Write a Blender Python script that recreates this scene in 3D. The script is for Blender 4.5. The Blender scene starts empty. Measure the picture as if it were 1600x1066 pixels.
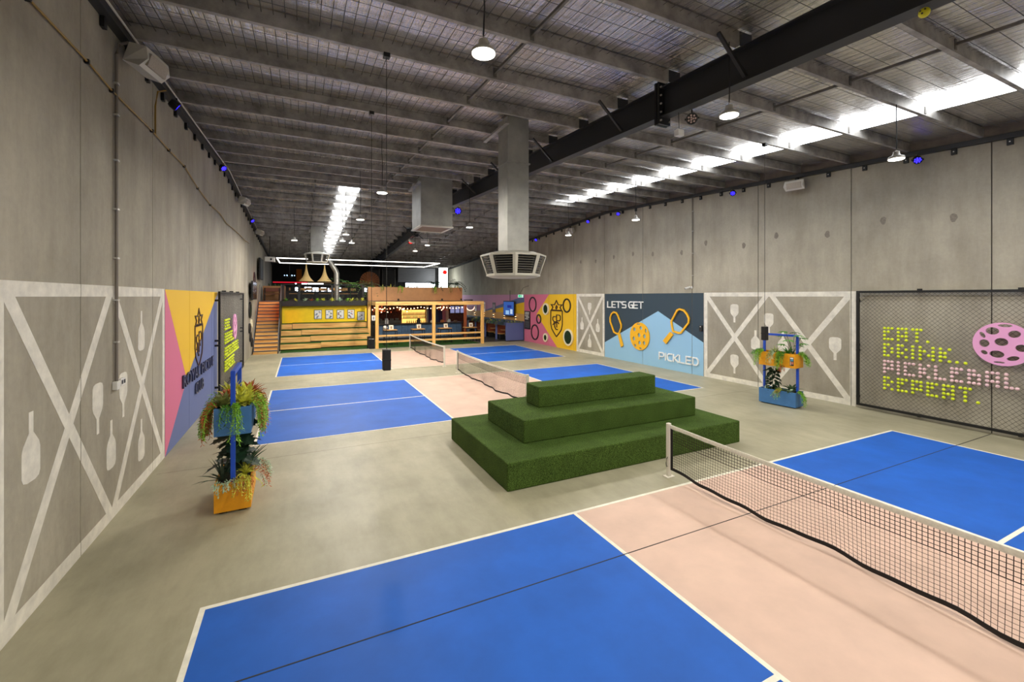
import bpy, bmesh, math, random
from mathutils import Vector, Matrix
random.seed(7)
SC = bpy.context.scene
COL = SC.collection
PI = math.pi

# ---------------------------------------------------------------- camera, world, exposure
cam_d = bpy.data.cameras.new('camera')
cam = bpy.data.objects.new('camera', cam_d)
COL.objects.link(cam)
cam_d.sensor_width = 36.0
cam_d.lens = 679.64 / 1600.0 * 36.0
cam_d.shift_y = -(533.0 - 463.44) / 1600.0
cam_d.clip_start = 0.05
cam_d.clip_end = 200
cam.location = (-5.7905, 0.7671, 3.1513)
cam.rotation_euler = (PI / 2, 0, -0.4512)
SC.camera = cam

w = bpy.data.worlds.new('world')
SC.world = w
w.use_nodes = True
w.node_tree.nodes['Background'].inputs[0].default_value = (0.75, 0.85, 1.0, 1)
w.node_tree.nodes['Background'].inputs[1].default_value = 0.6

SC.view_settings.view_transform = 'Standard'
SC.view_settings.look = 'None'
SC.view_settings.gamma = 1.0
SC.view_settings.use_curve_mapping = False
SC.view_settings.exposure = 0.0
LAMP_POWER = 910.0
SKY_POWER = 8.0
SC.cycles.max_bounces = 10
SC.cycles.diffuse_bounces = 6
SC.cycles.glossy_bounces = 4
SC.cycles.transparent_max_bounces = 12
SC.cycles.sample_clamp_indirect = 3.0
SC.cycles.sample_clamp_direct = 10.0
SC.cycles.caustics_reflective = False
SC.cycles.caustics_refractive = False

# ---------------------------------------------------------------- materials
def lin(c):
    out = []
    for v in c[:3]:
        v = v / 255.0
        out.append(v / 12.92 if v <= 0.04045 else ((v + 0.055) / 1.055) ** 2.4)
    return (out[0], out[1], out[2], 1.0)

_M = {}
def mat(name, rgb, rough=0.6, metal=0.0, var=0.0, scale=4.0, bump=0.0, bscale=40.0, stretch=(1, 1, 1), emit=0.0, spec=0.5, dark=None, alpha=None):
    """procedural material: base colour mixed with a second tone by noise, optional bump."""
    if name in _M:
        return _M[name]
    m = bpy.data.materials.new(name)
    m.use_nodes = True
    nt = m.node_tree
    b = nt.nodes['Principled BSDF']
    b.inputs['Roughness'].default_value = rough
    b.inputs['Metallic'].default_value = metal
    b.inputs['Specular IOR Level'].default_value = spec
    base = lin(rgb)
    b.inputs['Base Color'].default_value = base
    if var > 0 or bump > 0:
        tc = nt.nodes.new('ShaderNodeTexCoord')
        mp = nt.nodes.new('ShaderNodeMapping')
        mp.inputs['Scale'].default_value = stretch
        geo = nt.nodes.new('ShaderNodeNewGeometry')
        nt.links.new(geo.outputs['Position'], mp.inputs['Vector'])
    if var > 0:
        n = nt.nodes.new('ShaderNodeTexNoise')
        n.inputs['Scale'].default_value = scale
        n.inputs['Detail'].default_value = 6
        n.inputs['Roughness'].default_value = 0.6
        nt.links.new(mp.outputs[0], n.inputs['Vector'])
        r = nt.nodes.new('ShaderNodeValToRGB')
        d = dark if dark else tuple(max(0, c * (1 - var)) for c in rgb)
        l = tuple(min(255, c * (1 + var * 0.6)) for c in rgb)
        r.color_ramp.elements[0].position = 0.3
        r.color_ramp.elements[0].color = lin(d)
        r.color_ramp.elements[1].position = 0.7
        r.color_ramp.elements[1].color = lin(l)
        nt.links.new(n.outputs['Fac'], r.inputs['Fac'])
        nt.links.new(r.outputs['Color'], b.inputs['Base Color'])
    if bump > 0:
        n2 = nt.nodes.new('ShaderNodeTexNoise')
        n2.inputs['Scale'].default_value = bscale
        n2.inputs['Detail'].default_value = 4
        nt.links.new(mp.outputs[0], n2.inputs['Vector'])
        bp = nt.nodes.new('ShaderNodeBump')
        bp.inputs['Strength'].default_value = bump
        bp.inputs['Distance'].default_value = 0.02
        nt.links.new(n2.outputs['Fac'], bp.inputs['Height'])
        nt.links.new(bp.outputs['Normal'], b.inputs['Normal'])
    if emit > 0:
        b.inputs['Emission Color'].default_value = base
        b.inputs['Emission Strength'].default_value = emit
    if alpha is not None:
        b.inputs['Alpha'].default_value = alpha
    _M[name] = m
    return m

def emitter(name, rgb, strength):
    if name in _M:
        return _M[name]
    m = bpy.data.materials.new(name)
    m.use_nodes = True
    nt = m.node_tree
    nt.nodes.remove(nt.nodes['Principled BSDF'])
    e = nt.nodes.new('ShaderNodeEmission')
    e.inputs[0].default_value = lin(rgb)
    e.inputs[1].default_value = strength
    nt.links.new(e.outputs[0], nt.nodes['Material Output'].inputs[0])
    _M[name] = m
    return m

def concrete_mat(name, base, tone, stain):
    """precast wall concrete: cloudy blotches, faint vertical runs, fine pitting"""
    m = bpy.data.materials.new(name)
    m.use_nodes = True
    nt = m.node_tree
    N, L = nt.nodes, nt.links
    b = N['Principled BSDF']
    b.inputs['Roughness'].default_value = 0.75
    b.inputs['Specular IOR Level'].default_value = 0.35
    geo = N.new('ShaderNodeNewGeometry')
    def noise(scale, st, detail=6, rough=0.6):
        mp = N.new('ShaderNodeMapping'); mp.inputs['Scale'].default_value = st
        L.new(geo.outputs['Position'], mp.inputs['Vector'])
        n = N.new('ShaderNodeTexNoise'); n.inputs['Scale'].default_value = scale
        n.inputs['Detail'].default_value = detail; n.inputs['Roughness'].default_value = rough
        L.new(mp.outputs[0], n.inputs['Vector']); return n
    def ramp(src, p0, c0, p1, c1):
        r = N.new('ShaderNodeValToRGB')
        r.color_ramp.elements[0].position = p0; r.color_ramp.elements[0].color = c0
        r.color_ramp.elements[1].position = p1; r.color_ramp.elements[1].color = c1
        L.new(src, r.inputs['Fac']); return r
    a = ramp(noise(0.55, (1, 1, 0.8), 7, 0.62).outputs['Fac'], 0.33, lin(tone), 0.66, lin(base))
    st = ramp(noise(1.1, (1, 1.3, 0.22), 6, 0.7).outputs['Fac'], 0.35, lin(stain), 0.62, (1, 1, 1, 1))
    mx = N.new('ShaderNodeMix'); mx.data_type = 'RGBA'; mx.blend_type = 'MULTIPLY'
    mx.inputs['Factor'].default_value = 0.32
    L.new(a.outputs[0], mx.inputs[6]); L.new(st.outputs[0], mx.inputs[7])
    fine = ramp(noise(14, (1, 1, 1), 8, 0.7).outputs['Fac'], 0.3, (0.82, 0.82, 0.82, 1), 0.6, (1, 1, 1, 1))
    m2 = N.new('ShaderNodeMix'); m2.data_type = 'RGBA'; m2.blend_type = 'MULTIPLY'
    m2.inputs['Factor'].default_value = 0.5
    L.new(mx.outputs[2], m2.inputs[6]); L.new(fine.outputs[0], m2.inputs[7])
    L.new(m2.outputs[2], b.inputs['Base Color'])
    bp = N.new('ShaderNodeBump'); bp.inputs['Strength'].default_value = 0.15; bp.inputs['Distance'].default_value = 0.01
    L.new(noise(30, (1, 1, 1)).outputs['Fac'], bp.inputs['Height']); L.new(bp.outputs[0], b.inputs['Normal'])
    _M[name] = m
    return m

def foil_mat(name):
    """reflective roof blanket: crinkled foil with creases along the roof fall"""
    m = bpy.data.materials.new(name)
    m.use_nodes = True
    nt = m.node_tree; N, L = nt.nodes, nt.links
    b = N['Principled BSDF']
    b.inputs['Metallic'].default_value = 0.86
    b.inputs['Roughness'].default_value = 0.25
    geo = N.new('ShaderNodeNewGeometry')
    def noise(scale, st, detail=4, rough=0.6):
        mp = N.new('ShaderNodeMapping'); mp.inputs['Scale'].default_value = st
        L.new(geo.outputs['Position'], mp.inputs['Vector'])
        n = N.new('ShaderNodeTexNoise'); n.inputs['Scale'].default_value = scale
        n.inputs['Detail'].default_value = detail; n.inputs['Roughness'].default_value = rough
        L.new(mp.outputs[0], n.inputs['Vector']); return n
    r = N.new('ShaderNodeValToRGB')
    r.color_ramp.elements[0].position = 0.3; r.color_ramp.elements[0].color = lin((214, 208, 204))
    r.color_ramp.elements[1].position = 0.7; r.color_ramp.elements[1].color = lin((255, 252, 248))
    L.new(noise(1.3, (1, 1, 1), 5).outputs['Fac'], r.inputs['Fac'])
    L.new(r.outputs[0], b.inputs['Base Color'])
    add = N.new('ShaderNodeMath'); add.operation = 'ADD'
    fine = noise(7, (2.4, 0.16, 1), 4, 0.6); coarse = noise(1.6, (0.7, 1.6, 1), 4)
    mul = N.new('ShaderNodeMath'); mul.operation = 'MULTIPLY'; mul.inputs[1].default_value = 1.1
    L.new(coarse.outputs['Fac'], mul.inputs[0])
    L.new(fine.outputs['Fac'], add.inputs[0]); L.new(mul.outputs[0], add.inputs[1])
    bp = N.new('ShaderNodeBump'); bp.inputs['Strength'].default_value = 0.8; bp.inputs['Distance'].default_value = 0.04
    L.new(add.outputs[0], bp.inputs['Height']); L.new(bp.outputs[0], b.inputs['Normal'])
    _M[name] = m
    return m

def turf_mat(name, dark, light):
    m = bpy.data.materials.new(name)
    m.use_nodes = True
    nt = m.node_tree; N, L = nt.nodes, nt.links
    b = N['Principled BSDF']
    b.inputs['Roughness'].default_value = 0.9
    b.inputs['Specular IOR Level'].default_value = 0.15
    geo = N.new('ShaderNodeNewGeometry')
    n = N.new('ShaderNodeTexNoise'); n.inputs['Scale'].default_value = 90; n.inputs['Detail'].default_value = 3
    L.new(geo.outputs['Position'], n.inputs['Vector'])
    r = N.new('ShaderNodeValToRGB')
    r.color_ramp.elements[0].position = 0.32; r.color_ramp.elements[0].color = lin(dark)
    r.color_ramp.elements[1].position = 0.68; r.color_ramp.elements[1].color = lin(light)
    L.new(n.outputs['Fac'], r.inputs['Fac']); 
    n2 = N.new('ShaderNodeTexNoise'); n2.inputs['Scale'].default_value = 3.0; n2.inputs['Detail'].default_value = 5
    L.new(geo.outputs['Position'], n2.inputs['Vector'])
    r2 = N.new('ShaderNodeValToRGB')
    r2.color_ramp.elements[0].position = 0.3; r2.color_ramp.elements[0].color = (0.75, 0.75, 0.75, 1)
    r2.color_ramp.elements[1].position = 0.7; r2.color_ramp.elements[1].color = (1, 1, 1, 1)
    L.new(n2.outputs['Fac'], r2.inputs['Fac'])
    mx = N.new('ShaderNodeMix'); mx.data_type = 'RGBA'; mx.blend_type = 'MULTIPLY'; mx.inputs['Factor'].default_value = 1.0
    L.new(r.outputs[0], mx.inputs[6]); L.new(r2.outputs[0], mx.inputs[7])
    L.new(mx.outputs[2], b.inputs['Base Color'])
    bp = N.new('ShaderNodeBump'); bp.inputs['Strength'].default_value = 0.9; bp.inputs['Distance'].default_value = 0.02
    L.new(n.outputs['Fac'], bp.inputs['Height']); L.new(bp.outputs[0], b.inputs['Normal'])
    _M[name] = m
    return m

def floor_mat(name):
    m = bpy.data.materials.new(name)
    m.use_nodes = True
    nt = m.node_tree; N, L = nt.nodes, nt.links
    b = N['Principled BSDF']
    geo = N.new('ShaderNodeNewGeometry')
    def noise(scale, st=(1, 1, 1), detail=6, rough=0.6):
        mp = N.new('ShaderNodeMapping'); mp.inputs['Scale'].default_value = st
        L.new(geo.outputs['Position'], mp.inputs['Vector'])
        n = N.new('ShaderNodeTexNoise'); n.inputs['Scale'].default_value = scale
        n.inputs['Detail'].default_value = detail; n.inputs['Roughness'].default_value = rough
        L.new(mp.outputs[0], n.inputs['Vector']); return n
    r = N.new('ShaderNodeValToRGB')
    r.color_ramp.elements[0].position = 0.3; r.color_ramp.elements[0].color = lin((150, 145, 120))
    r.color_ramp.elements[1].position = 0.72; r.color_ramp.elements[1].color = lin((178, 172, 146))
    L.new(noise(0.7, (1, 1, 1), 7).outputs['Fac'], r.inputs['Fac'])
    r2 = N.new('ShaderNodeValToRGB')
    r2.color_ramp.elements[0].position = 0.35; r2.color_ramp.elements[0].color = (0.86, 0.86, 0.85, 1)
    r2.color_ramp.elements[1].position = 0.6; r2.color_ramp.elements[1].color = (1, 1, 1, 1)
    L.new(noise(2.4, (1.6, 0.5, 1), 8, 0.7).outputs['Fac'], r2.inputs['Fac'])
    mx = N.new('ShaderNodeMix'); mx.data_type = 'RGBA'; mx.blend_type = 'MULTIPLY'; mx.inputs['Factor'].default_value = 1.0
    L.new(r.outputs[0], mx.inputs[6]); L.new(r2.outputs[0], mx.inputs[7])
    L.new(mx.outputs[2], b.inputs['Base Color'])
    b.inputs['Roughness'].default_value = 0.42
    b.inputs['Specular IOR Level'].default_value = 0.4
    rr = N.new('ShaderNodeMapRange'); rr.inputs[3].default_value = 0.34; rr.inputs[4].default_value = 0.52
    L.new(noise(1.5).outputs['Fac'], rr.inputs[0]); L.new(rr.outputs[0], b.inputs['Roughness'])
    _M[name] = m
    return m

def wood_mat(name, c0, c1, along='Y', rough=0.55):
    m = bpy.data.materials.new(name)
    m.use_nodes = True
    nt = m.node_tree; N, L = nt.nodes, nt.links
    b = N['Principled BSDF']; b.inputs['Roughness'].default_value = rough
    geo = N.new('ShaderNodeNewGeometry')
    mp = N.new('ShaderNodeMapping')
    mp.inputs['Scale'].default_value = {'X': (0.6, 7, 7), 'Y': (7, 0.6, 7), 'Z': (7, 7, 0.6)}[along]
    L.new(geo.outputs['Position'], mp.inputs['Vector'])
    n = N.new('ShaderNodeTexNoise'); n.inputs['Scale'].default_value = 1.6; n.inputs['Detail'].default_value = 6
    n.inputs['Distortion'].default_value = 0.6
    L.new(mp.outputs[0], n.inputs['Vector'])
    r = N.new('ShaderNodeValToRGB')
    r.color_ramp.elements[0].position = 0.3; r.color_ramp.elements[0].color = lin(c0)
    r.color_ramp.elements[1].position = 0.65; r.color_ramp.elements[1].color = lin(c1)
    L.new(n.outputs['Fac'], r.inputs['Fac']); L.new(r.outputs[0], b.inputs['Base Color'])
    _M[name] = m
    return m

CONC_L = concrete_mat('wall_concrete', (182, 175, 157), (153, 146, 131), (168, 162, 152))
FOIL = foil_mat('roof_foil')
FLOOR = floor_mat('polished_concrete')
TURF = turf_mat('turf_dark', (26, 44, 12), (98, 126, 54))
TURF_F = turf_mat('turf_floor', (28, 66, 24), (66, 110, 48))
WOODX = wood_mat('pine_x', (196, 140, 74), (238, 194, 118), 'X')
WOODY = wood_mat('pine_y', (196, 140, 74), (238, 194, 118), 'Y')
WOODZ = wood_mat('pine_z', (204, 148, 76), (240, 192, 112), 'Z')
GALV = mat('galvanised', (160, 156, 150), 0.5, 0.25, 0.25, 3.0)
GALV_D = mat('galvanised_dull', (118, 114, 108), 0.6, 0.3, 0.2, 3.0)
STEEL = mat('dark_steel', (40, 40, 42), 0.55, 0.1)
BLACK = mat('black_paint', (22, 22, 23), 0.5)
BLACKM = mat('black_metal', (26, 26, 28), 0.45, 0.3)
WHITEP = mat('white_wall_paint', (226, 221, 208), 0.7, 0, 0.09, 5.0)
WHITE = mat('white_plastic', (222, 220, 214), 0.5)
DUCT = mat('duct_metal', (168, 168, 162), 0.42, 0.5, 0.1, 2.5)
CREAM = mat('diffuser_cream', (214, 210, 196), 0.5)
COURT_BLUE = mat('court_blue', (30, 94, 188), 0.55, 0, 0.08, 1.2, spec=0.24)
COURT_PINK = mat('court_pink', (210, 180, 162), 0.55, 0, 0.05, 1.5, spec=0.3)
LINE = mat('court_line', (238, 234, 216), 0.6, 0, 0.06, 9)
DARKLINE = mat('floor_joint', (46, 44, 40), 0.8)
BLUE_P = mat('planter_blue', (66, 118, 176), 0.5, 0, 0.05, 5)
BLUE_POST = mat('post_blue', (28, 76, 190), 0.4)
ORANGE_P = mat('planter_orange', (240, 164, 24), 0.5, 0, 0.06, 6)
LENS = emitter('lamp_lens', (255, 248, 236), LAMP_POWER)
SKYL = emitter('roof_light', (246, 250, 255), SKY_POWER)

# ---------------------------------------------------------------- mesh builder
class MB:
    def __init__(self):
        self.v = []; self.f = []
    def add(self, vs, fs):
        o = len(self.v)
        self.v += [tuple(p) for p in vs]
        self.f += [tuple(i + o for i in q) for q in fs]
        return self
    def box(self, x0, x1, y0, y1, z0, z1):
        return self.add([(x0, y0, z0), (x1, y0, z0), (x1, y1, z0), (x0, y1, z0), (x0, y0, z1), (x1, y0, z1), (x1, y1, z1), (x0, y1, z1)],
                        [(0, 3, 2, 1), (4, 5, 6, 7), (0, 1, 5, 4), (1, 2, 6, 5), (2, 3, 7, 6), (3, 0, 4, 7)])
    def bevbox(self, x0, x1, y0, y1, z0, z1, b=0.01):
        bm = bmesh.new()
        bmesh.ops.create_cube(bm, size=1.0)
        for v in bm.verts:
            v.co = Vector(((x0 + x1) / 2 + v.co.x * (x1 - x0), (y0 + y1) / 2 + v.co.y * (y1 - y0), (z0 + z1) / 2 + v.co.z * (z1 - z0)))
        bmesh.ops.bevel(bm, geom=bm.edges[:], offset=b, segments=2, profile=0.5, affect='EDGES')
        bm.verts.ensure_lookup_table()
        bm.verts.index_update()
        self.add([v.co[:] for v in bm.verts], [[v.index for v in f.verts] for f in bm.faces])
        bm.free()
        return self
    def prism(self, pts, vec):
        n = len(pts); vec = Vector(vec)
        vs = [Vector(p) for p in pts] + [Vector(p) + vec for p in pts]
        fs = [tuple(range(n - 1, -1, -1)), tuple(range(n, 2 * n))]
        fs += [(i, (i + 1) % n, n + (i + 1) % n, n + i) for i in range(n)]
        return self.add(vs, fs)
    def ring(self, p, d, r, n, up=None):
        d = Vector(d).normalized()
        a = Vector((0, 0, 1)) if abs(d.z) < 0.95 else Vector((1, 0, 0))
        u = d.cross(a).normalized(); w_ = d.cross(u).normalized()
        return [Vector(p) + u * (r * math.cos(2 * PI * k / n)) + w_ * (r * math.sin(2 * PI * k / n)) for k in range(n)]
    def tube(self, path, r, n=8, caps=True):
        P = [Vector(p) for p in path]
        rr = r if isinstance(r, (list, tuple)) else [r] * len(P)
        rings = []
        for i, p in enumerate(P):
            d = (P[min(i + 1, len(P) - 1)] - P[max(i - 1, 0)])
            rings.append(self.ring(p, d, rr[i], n))
        vs = [v for g in rings for v in g]
        fs = []
        for i in range(len(P) - 1):
            for k in range(n):
                a = i * n + k; b = i * n + (k + 1) % n
                fs.append((a, b, b + n, a + n))
        if caps:
            fs.append(tuple(range(n - 1, -1, -1)))
            fs.append(tuple((len(P) - 1) * n + k for k in range(n)))
        return self.add(vs, fs)
    def lathe(self, prof, c=(0, 0, 0), n=20, axis='Z', phase=0.0):
        vs = []; fs = []
        for r, h in prof:
            for k in range(n):
                a = 2 * PI * k / n + phase
                x, y = r * math.cos(a), r * math.sin(a)
                p = {'Z': (x, y, h), 'X': (h, x, y), 'Y': (x, h, y)}[axis]
                vs.append((c[0] + p[0], c[1] + p[1], c[2] + p[2]))
        for i in range(len(prof) - 1):
            for k in range(n):
                a = i * n + k; b = i * n + (k + 1) % n
                fs.append((a, b, b + n, a + n))
        fs.append(tuple(range(n - 1, -1, -1)))
        fs.append(tuple((len(prof) - 1) * n + k for k in range(n)))
        return self.add(vs, fs)
    def sphere(self, c, r, n=8, m=6, sq=(1, 1, 1)):
        vs = [(c[0], c[1], c[2] - r * sq[2])]; fs = []
        for i in range(1, m):
            t = -PI / 2 + PI * i / m
            for k in range(n):
                a = 2 * PI * k / n
                vs.append((c[0] + r * sq[0] * math.cos(t) * math.cos(a), c[1] + r * sq[1] * math.cos(t) * math.sin(a), c[2] + r * sq[2] * math.sin(t)))
        vs.append((c[0], c[1], c[2] + r * sq[2]))
        for k in range(n):
            fs.append((0, 1 + (k + 1) % n, 1 + k))
        for i in range(m - 2):
            for k in range(n):
                a = 1 + i * n + k; b = 1 + i * n + (k + 1) % n
                fs.append((a, b, b + n, a + n))
        t = len(vs) - 1; s = 1 + (m - 2) * n
        for k in range(n):
            fs.append((t, s + k, s + (k + 1) % n))
        return self.add(vs, fs)
    def build(self, name, m, parent=None, smooth=False, kind=None):
        me = bpy.data.meshes.new(name)
        me.from_pydata(self.v, [], self.f)
        if m: me.materials.append(m)
        bm = bmesh.new(); bm.from_mesh(me)
        bmesh.ops.recalc_face_normals(bm, faces=bm.faces[:])
        bm.to_mesh(me); bm.free()
        if smooth:
            me.shade_smooth()
            try: me.set_sharp_from_angle(angle=math.radians(40))
            except Exception: pass
        o = bpy.data.objects.new(name, me)
        COL.objects.link(o)
        if parent is not None: adopt(o, parent)
        if kind: o['kind'] = kind
        return o

def world_loc(o):
    m = o.matrix_basis.copy()
    while o.parent is not None:
        m = o.parent.matrix_basis @ o.matrix_parent_inverse @ m
        o = o.parent
    return m

def adopt(o, parent):
    """parent o but keep it where its mesh was authored"""
    o.parent = parent
    o.matrix_parent_inverse = world_loc(parent).inverted()

def place(mesh, name, parent, M):
    """another object that shares mesh data, set by a world matrix"""
    o = bpy.data.objects.new(name, mesh)
    COL.objects.link(o)
    if parent is not None: adopt(o, parent)
    o.matrix_basis = M
    return o

def tag(o, label, cat, group=None):
    o['label'] = label; o['category'] = cat
    if group: o['group'] = group
    return o

def thing(name, label, cat, loc, group=None):
    o = bpy.data.objects.new(name, None)
    o.empty_display_size = 0.1
    COL.objects.link(o)
    o.location = loc
    return tag(o, label, cat, group)

def struct(name, loc=(0, 0, 0)):
    o = bpy.data.objects.new(name, None)
    COL.objects.link(o); o.location = loc; o['kind'] = 'structure'
    return o

def kids(o):
    return [c for c in bpy.data.objects if c.parent is o]
def copy_tree(root, loc, label=None, rotz=None, scale=None):
    r = root.copy(); COL.objects.link(r); r.location = loc
    if rotz is not None: r.rotation_euler = (0, 0, rotz)
    if scale is not None: r.scale = scale
    if label: r['label'] = label
    for ch in root.children:
        c = ch.copy(); COL.objects.link(c); c.parent = r
        c.matrix_parent_inverse = ch.matrix_parent_inverse.copy()
        for g in ch.children:
            d = g.copy(); COL.objects.link(d); d.parent = c
            d.matrix_parent_inverse = g.matrix_parent_inverse.copy()
    return r

def T(x, y, z): return Matrix.Translation((x, y, z))
def RZ(a): return Matrix.Rotation(a, 4, 'Z')
def RX(a): return Matrix.Rotation(a, 4, 'X')
def RY(a): return Matrix.Rotation(a, 4, 'Y')

# roof geometry: underside of the purlins
def zb(y):
    return 7.582 - 0.0536 * abs(y - 19.0)
XL, XR = -8.2, 8.5

# wall-plane frames: (Y, z, proud) -> world
def PL(y, z, d=0.0): return Vector((XL + d, y, z))
def PR(y, z, d=0.0): return Vector((XR - d, y, z))
SEAMS = [7.8 + 2.84 * k for k in range(-5, 14)]

def clip_y(poly, y0, y1):
    def half(pts, keep, cut):
        out = []
        for i in range(len(pts)):
            a, b = pts[i], pts[(i + 1) % len(pts)]
            ka, kb = keep(a), keep(b)
            if ka: out.append(a)
            if ka != kb:
                t = (cut - a[0]) / (b[0] - a[0])
                out.append((cut, a[1] + t * (b[1] - a[1])))
        return out
    p = half(poly, lambda q: q[0] >= y0, y0)
    if len(p) < 3: return []
    p = half(p, lambda q: q[0] <= y1, y1)
    return p if len(p) >= 3 else []

def wall_poly(P, poly, d0, d1, name, m, parent, seam=True):
    """convex painted field on a wall; broken where a panel joint runs through it"""
    out = []
    cuts = [(-99, SEAMS[0])] + [(SEAMS[i], SEAMS[i + 1]) for i in range(len(SEAMS) - 1)] + [(SEAMS[-1], 99)] if seam else [(-99, 99)]
    for a, b in cuts:
        q = clip_y(poly, a + 0.009, b - 0.009)
        if not q: continue
        base = [P(y, z, d0) for y, z in q]
        vec = P(0, 0, d1) - P(0, 0, d0)
        out.append(MB().prism(base, vec).build(name, m, parent))
    return out

def ribbon(mb, P, pts, wd, d0, d1, closed=False):
    """flat band of width wd along a polyline in a wall plane, extruded from d0 to d1 (mitred)"""
    n = len(pts); A = []; B = []
    for i in range(n):
        p = Vector(pts[i])
        pa = Vector(pts[(i - 1) % n]) if (closed or i > 0) else None
        pb = Vector(pts[(i + 1) % n]) if (closed or i < n - 1) else None
        t1 = (p - pa).normalized() if pa is not None else None
        t2 = (pb - p).normalized() if pb is not None else None
        if t1 is None: t1 = t2
        if t2 is None: t2 = t1
        n1 = Vector((-t1.y, t1.x)); n2 = Vector((-t2.y, t2.x))
        mit = (n1 + n2)
        if mit.length < 1e-4: mit = n1
        mit.normalize()
        k = 1.0 / max(0.35, mit.dot(n1))
        A.append(p + mit * (wd / 2 * k)); B.append(p - mit * (wd / 2 * k))
    vs = []
    for q, s in ((A, d0), (B, d0), (A, d1), (B, d1)):
        vs += [P(v.x, v.y, s) for v in q]
    fs = []
    m = n if closed else n - 1
    for i in range(m):
        j = (i + 1) % n
        fs += [(i, j, n + j, n + i), (2 * n + i, 3 * n + i, 3 * n + j, 2 * n + j), (i, 2 * n + i, 2 * n + j, j), (n + i, n + j, 3 * n + j, 3 * n + i)]
    if not closed:
        fs += [(0, n, 3 * n, 2 * n), (n - 1, 3 * n - 1, 4 * n - 1, 2 * n - 1)]
    mb.add(vs, fs)
    return mb

# ================================================================ STRUCTURE
# ---- floor
floor = MB().box(-9.2, 9.5, -6.6, 46.4, -0.25, 0.0).build('floor', FLOOR)
floor['kind'] = 'structure'
for (x0, x1, y) in [(-8.1, 8.4, 4.945), (-8.1, 8.4, 10.45), (-8.1, 8.4, 18.85), (-8.1, 8.4, 27.3)]:
    hw = 0.007 if y < 6 else 0.004
    MB().box(x0, x1, y - hw, y + hw, -0.01, 0.0052 if y < 6 else 0.0008).build('floor_joint', DARKLINE if y < 6 else mat('joint_pale', (118, 112, 96), 0.8), floor)
# green turf strip below the terrace seats and the bar frame
MB().box(-6.85, 5.1, 27.95, 32.2, -0.01, 0.012).build('turf_strip', TURF_F, floor)
MB().box(-6.85, 5.2, 27.86, 27.95, -0.01, 0.02).build('metal_edge', GALV, floor)
MB().box(5.2, 8.45, 28.6, 45.0, -0.01, 0.006).build('dark_tile_area', mat('dark_floor', (74, 74, 70), 0.35, 0, 0.2, 6), floor)

# ---- walls: precast panels with open joints in front of a dark backing
wall_l = struct('wall_left'); wall_r = struct('wall_right')
JOINT = mat('joint_dark', (38, 36, 33), 0.9)
for (root, xs, back) in ((wall_l, (XL - 0.15, XL), (XL - 0.3, XL - 0.03)), (wall_r, (XR, XR + 0.15), (XR + 0.03, XR + 0.3))):
    MB().box(back[0], back[1], -6.6, 46.4, -0.1, 7.95).build('joint_backing', JOINT, root)
    for i in range(len(SEAMS) - 1):
        MB().bevbox(xs[0], xs[1], SEAMS[i] + 0.009, SEAMS[i + 1] - 0.009, -0.05, 7.7, 0.006).build('concrete_panel', CONC_L, root)
    e = MB().box(xs[0], xs[1], SEAMS[-1] + 0.009, 46.3, -0.05, 7.2).build('concrete_panel', CONC_L, root)
# filled lifting points on the far wall face
PATCH = mat('grout_patch', (128, 120, 108), 0.8, 0, 0.15, 20)
for (y, z) in [(12.81, 5.25), (11.19, 4.98), (10.0, 5.19), (8.43, 5.03), (7.03, 5.22), (5.61, 5.07), (16.98, 5.19), (15.68, 5.07), (14.02, 4.98), (18.4, 5.15), (19.9, 5.05), (21.3, 5.12)]:
    MB().prism([PR(y + 0.07 * math.cos(t) * (1 + 0.2 * math.sin(3 * t + y)), z + 0.11 * math.sin(t), 0.0) for t in [2 * PI * k / 10 for k in range(10)]], (-0.002, 0, 0)).build('grout_patch', PATCH, wall_r)

wall_rear = MB().box(XL - 0.3, XR + 0.3, -6.8, -6.6, -0.1, 7.9).build('wall_rear', CONC_L); wall_rear['kind'] = 'structure'
wall_back = MB().box(XL - 0.3, XR + 0.3, 46.0, 46.4, -0.1, 7.2).build('wall_back', mat('back_wall_dark', (34, 33, 34), 0.8, 0, 0.2, 2)); wall_back['kind'] = 'structure'

# ---- painted timber-cross frames and paddles on the walls
def band(P, root, y0, z0, y1, z1, wd=0.165, d=0.002):
    p, q = Vector((y0, z0)), Vector((y1, z1)); t = (q - p).normalized(); n = Vector((-t.y, t.x)) * wd / 2
    wall_poly(P, [tuple(p - n), tuple(q - n), tuple(q + n), tuple(p + n)], 0.0, d, 'painted_band', WHITEP, root)
def cross_frame(P, root, y0, y1, ys, d0=0.0):
    """outer band rectangle between y0 and y1 and one X in every bay of ys"""
    wall_poly(P, [(y0, 3.15), (y1, 3.15), (y1, 3.30), (y0, 3.30)], 0, 0.003, 'painted_band', WHITEP, root)
    wall_poly(P, [(y0, 0.0), (y1, 0.0), (y1, 0.17), (y0, 0.17)], 0, 0.003, 'painted_band', WHITEP, root)
    for a in (y0, y1 - 0.15):
        wall_poly(P, [(a, 0.17), (a + 0.15, 0.17), (a + 0.15, 3.15), (a, 3.15)], 0, 0.003, 'painted_band', WHITEP, root)
    for (a, b) in ys:
        band(P, root, a, 0.12, b, 3.2, d=0.0022); band(P, root, a, 3.2, b, 0.12, d=0.0026)
cross_frame(PL, wall_l, 6.13, 11.40, [(6.31, 8.70), (8.84, 11.27)])
cross_frame(PR, wall_r, 7.68, 12.89, [(7.84, 10.17), (10.33, 12.78)])
cross_frame(PR, wall_r, 19.15, 21.72, [(19.27, 21.60)])
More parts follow.
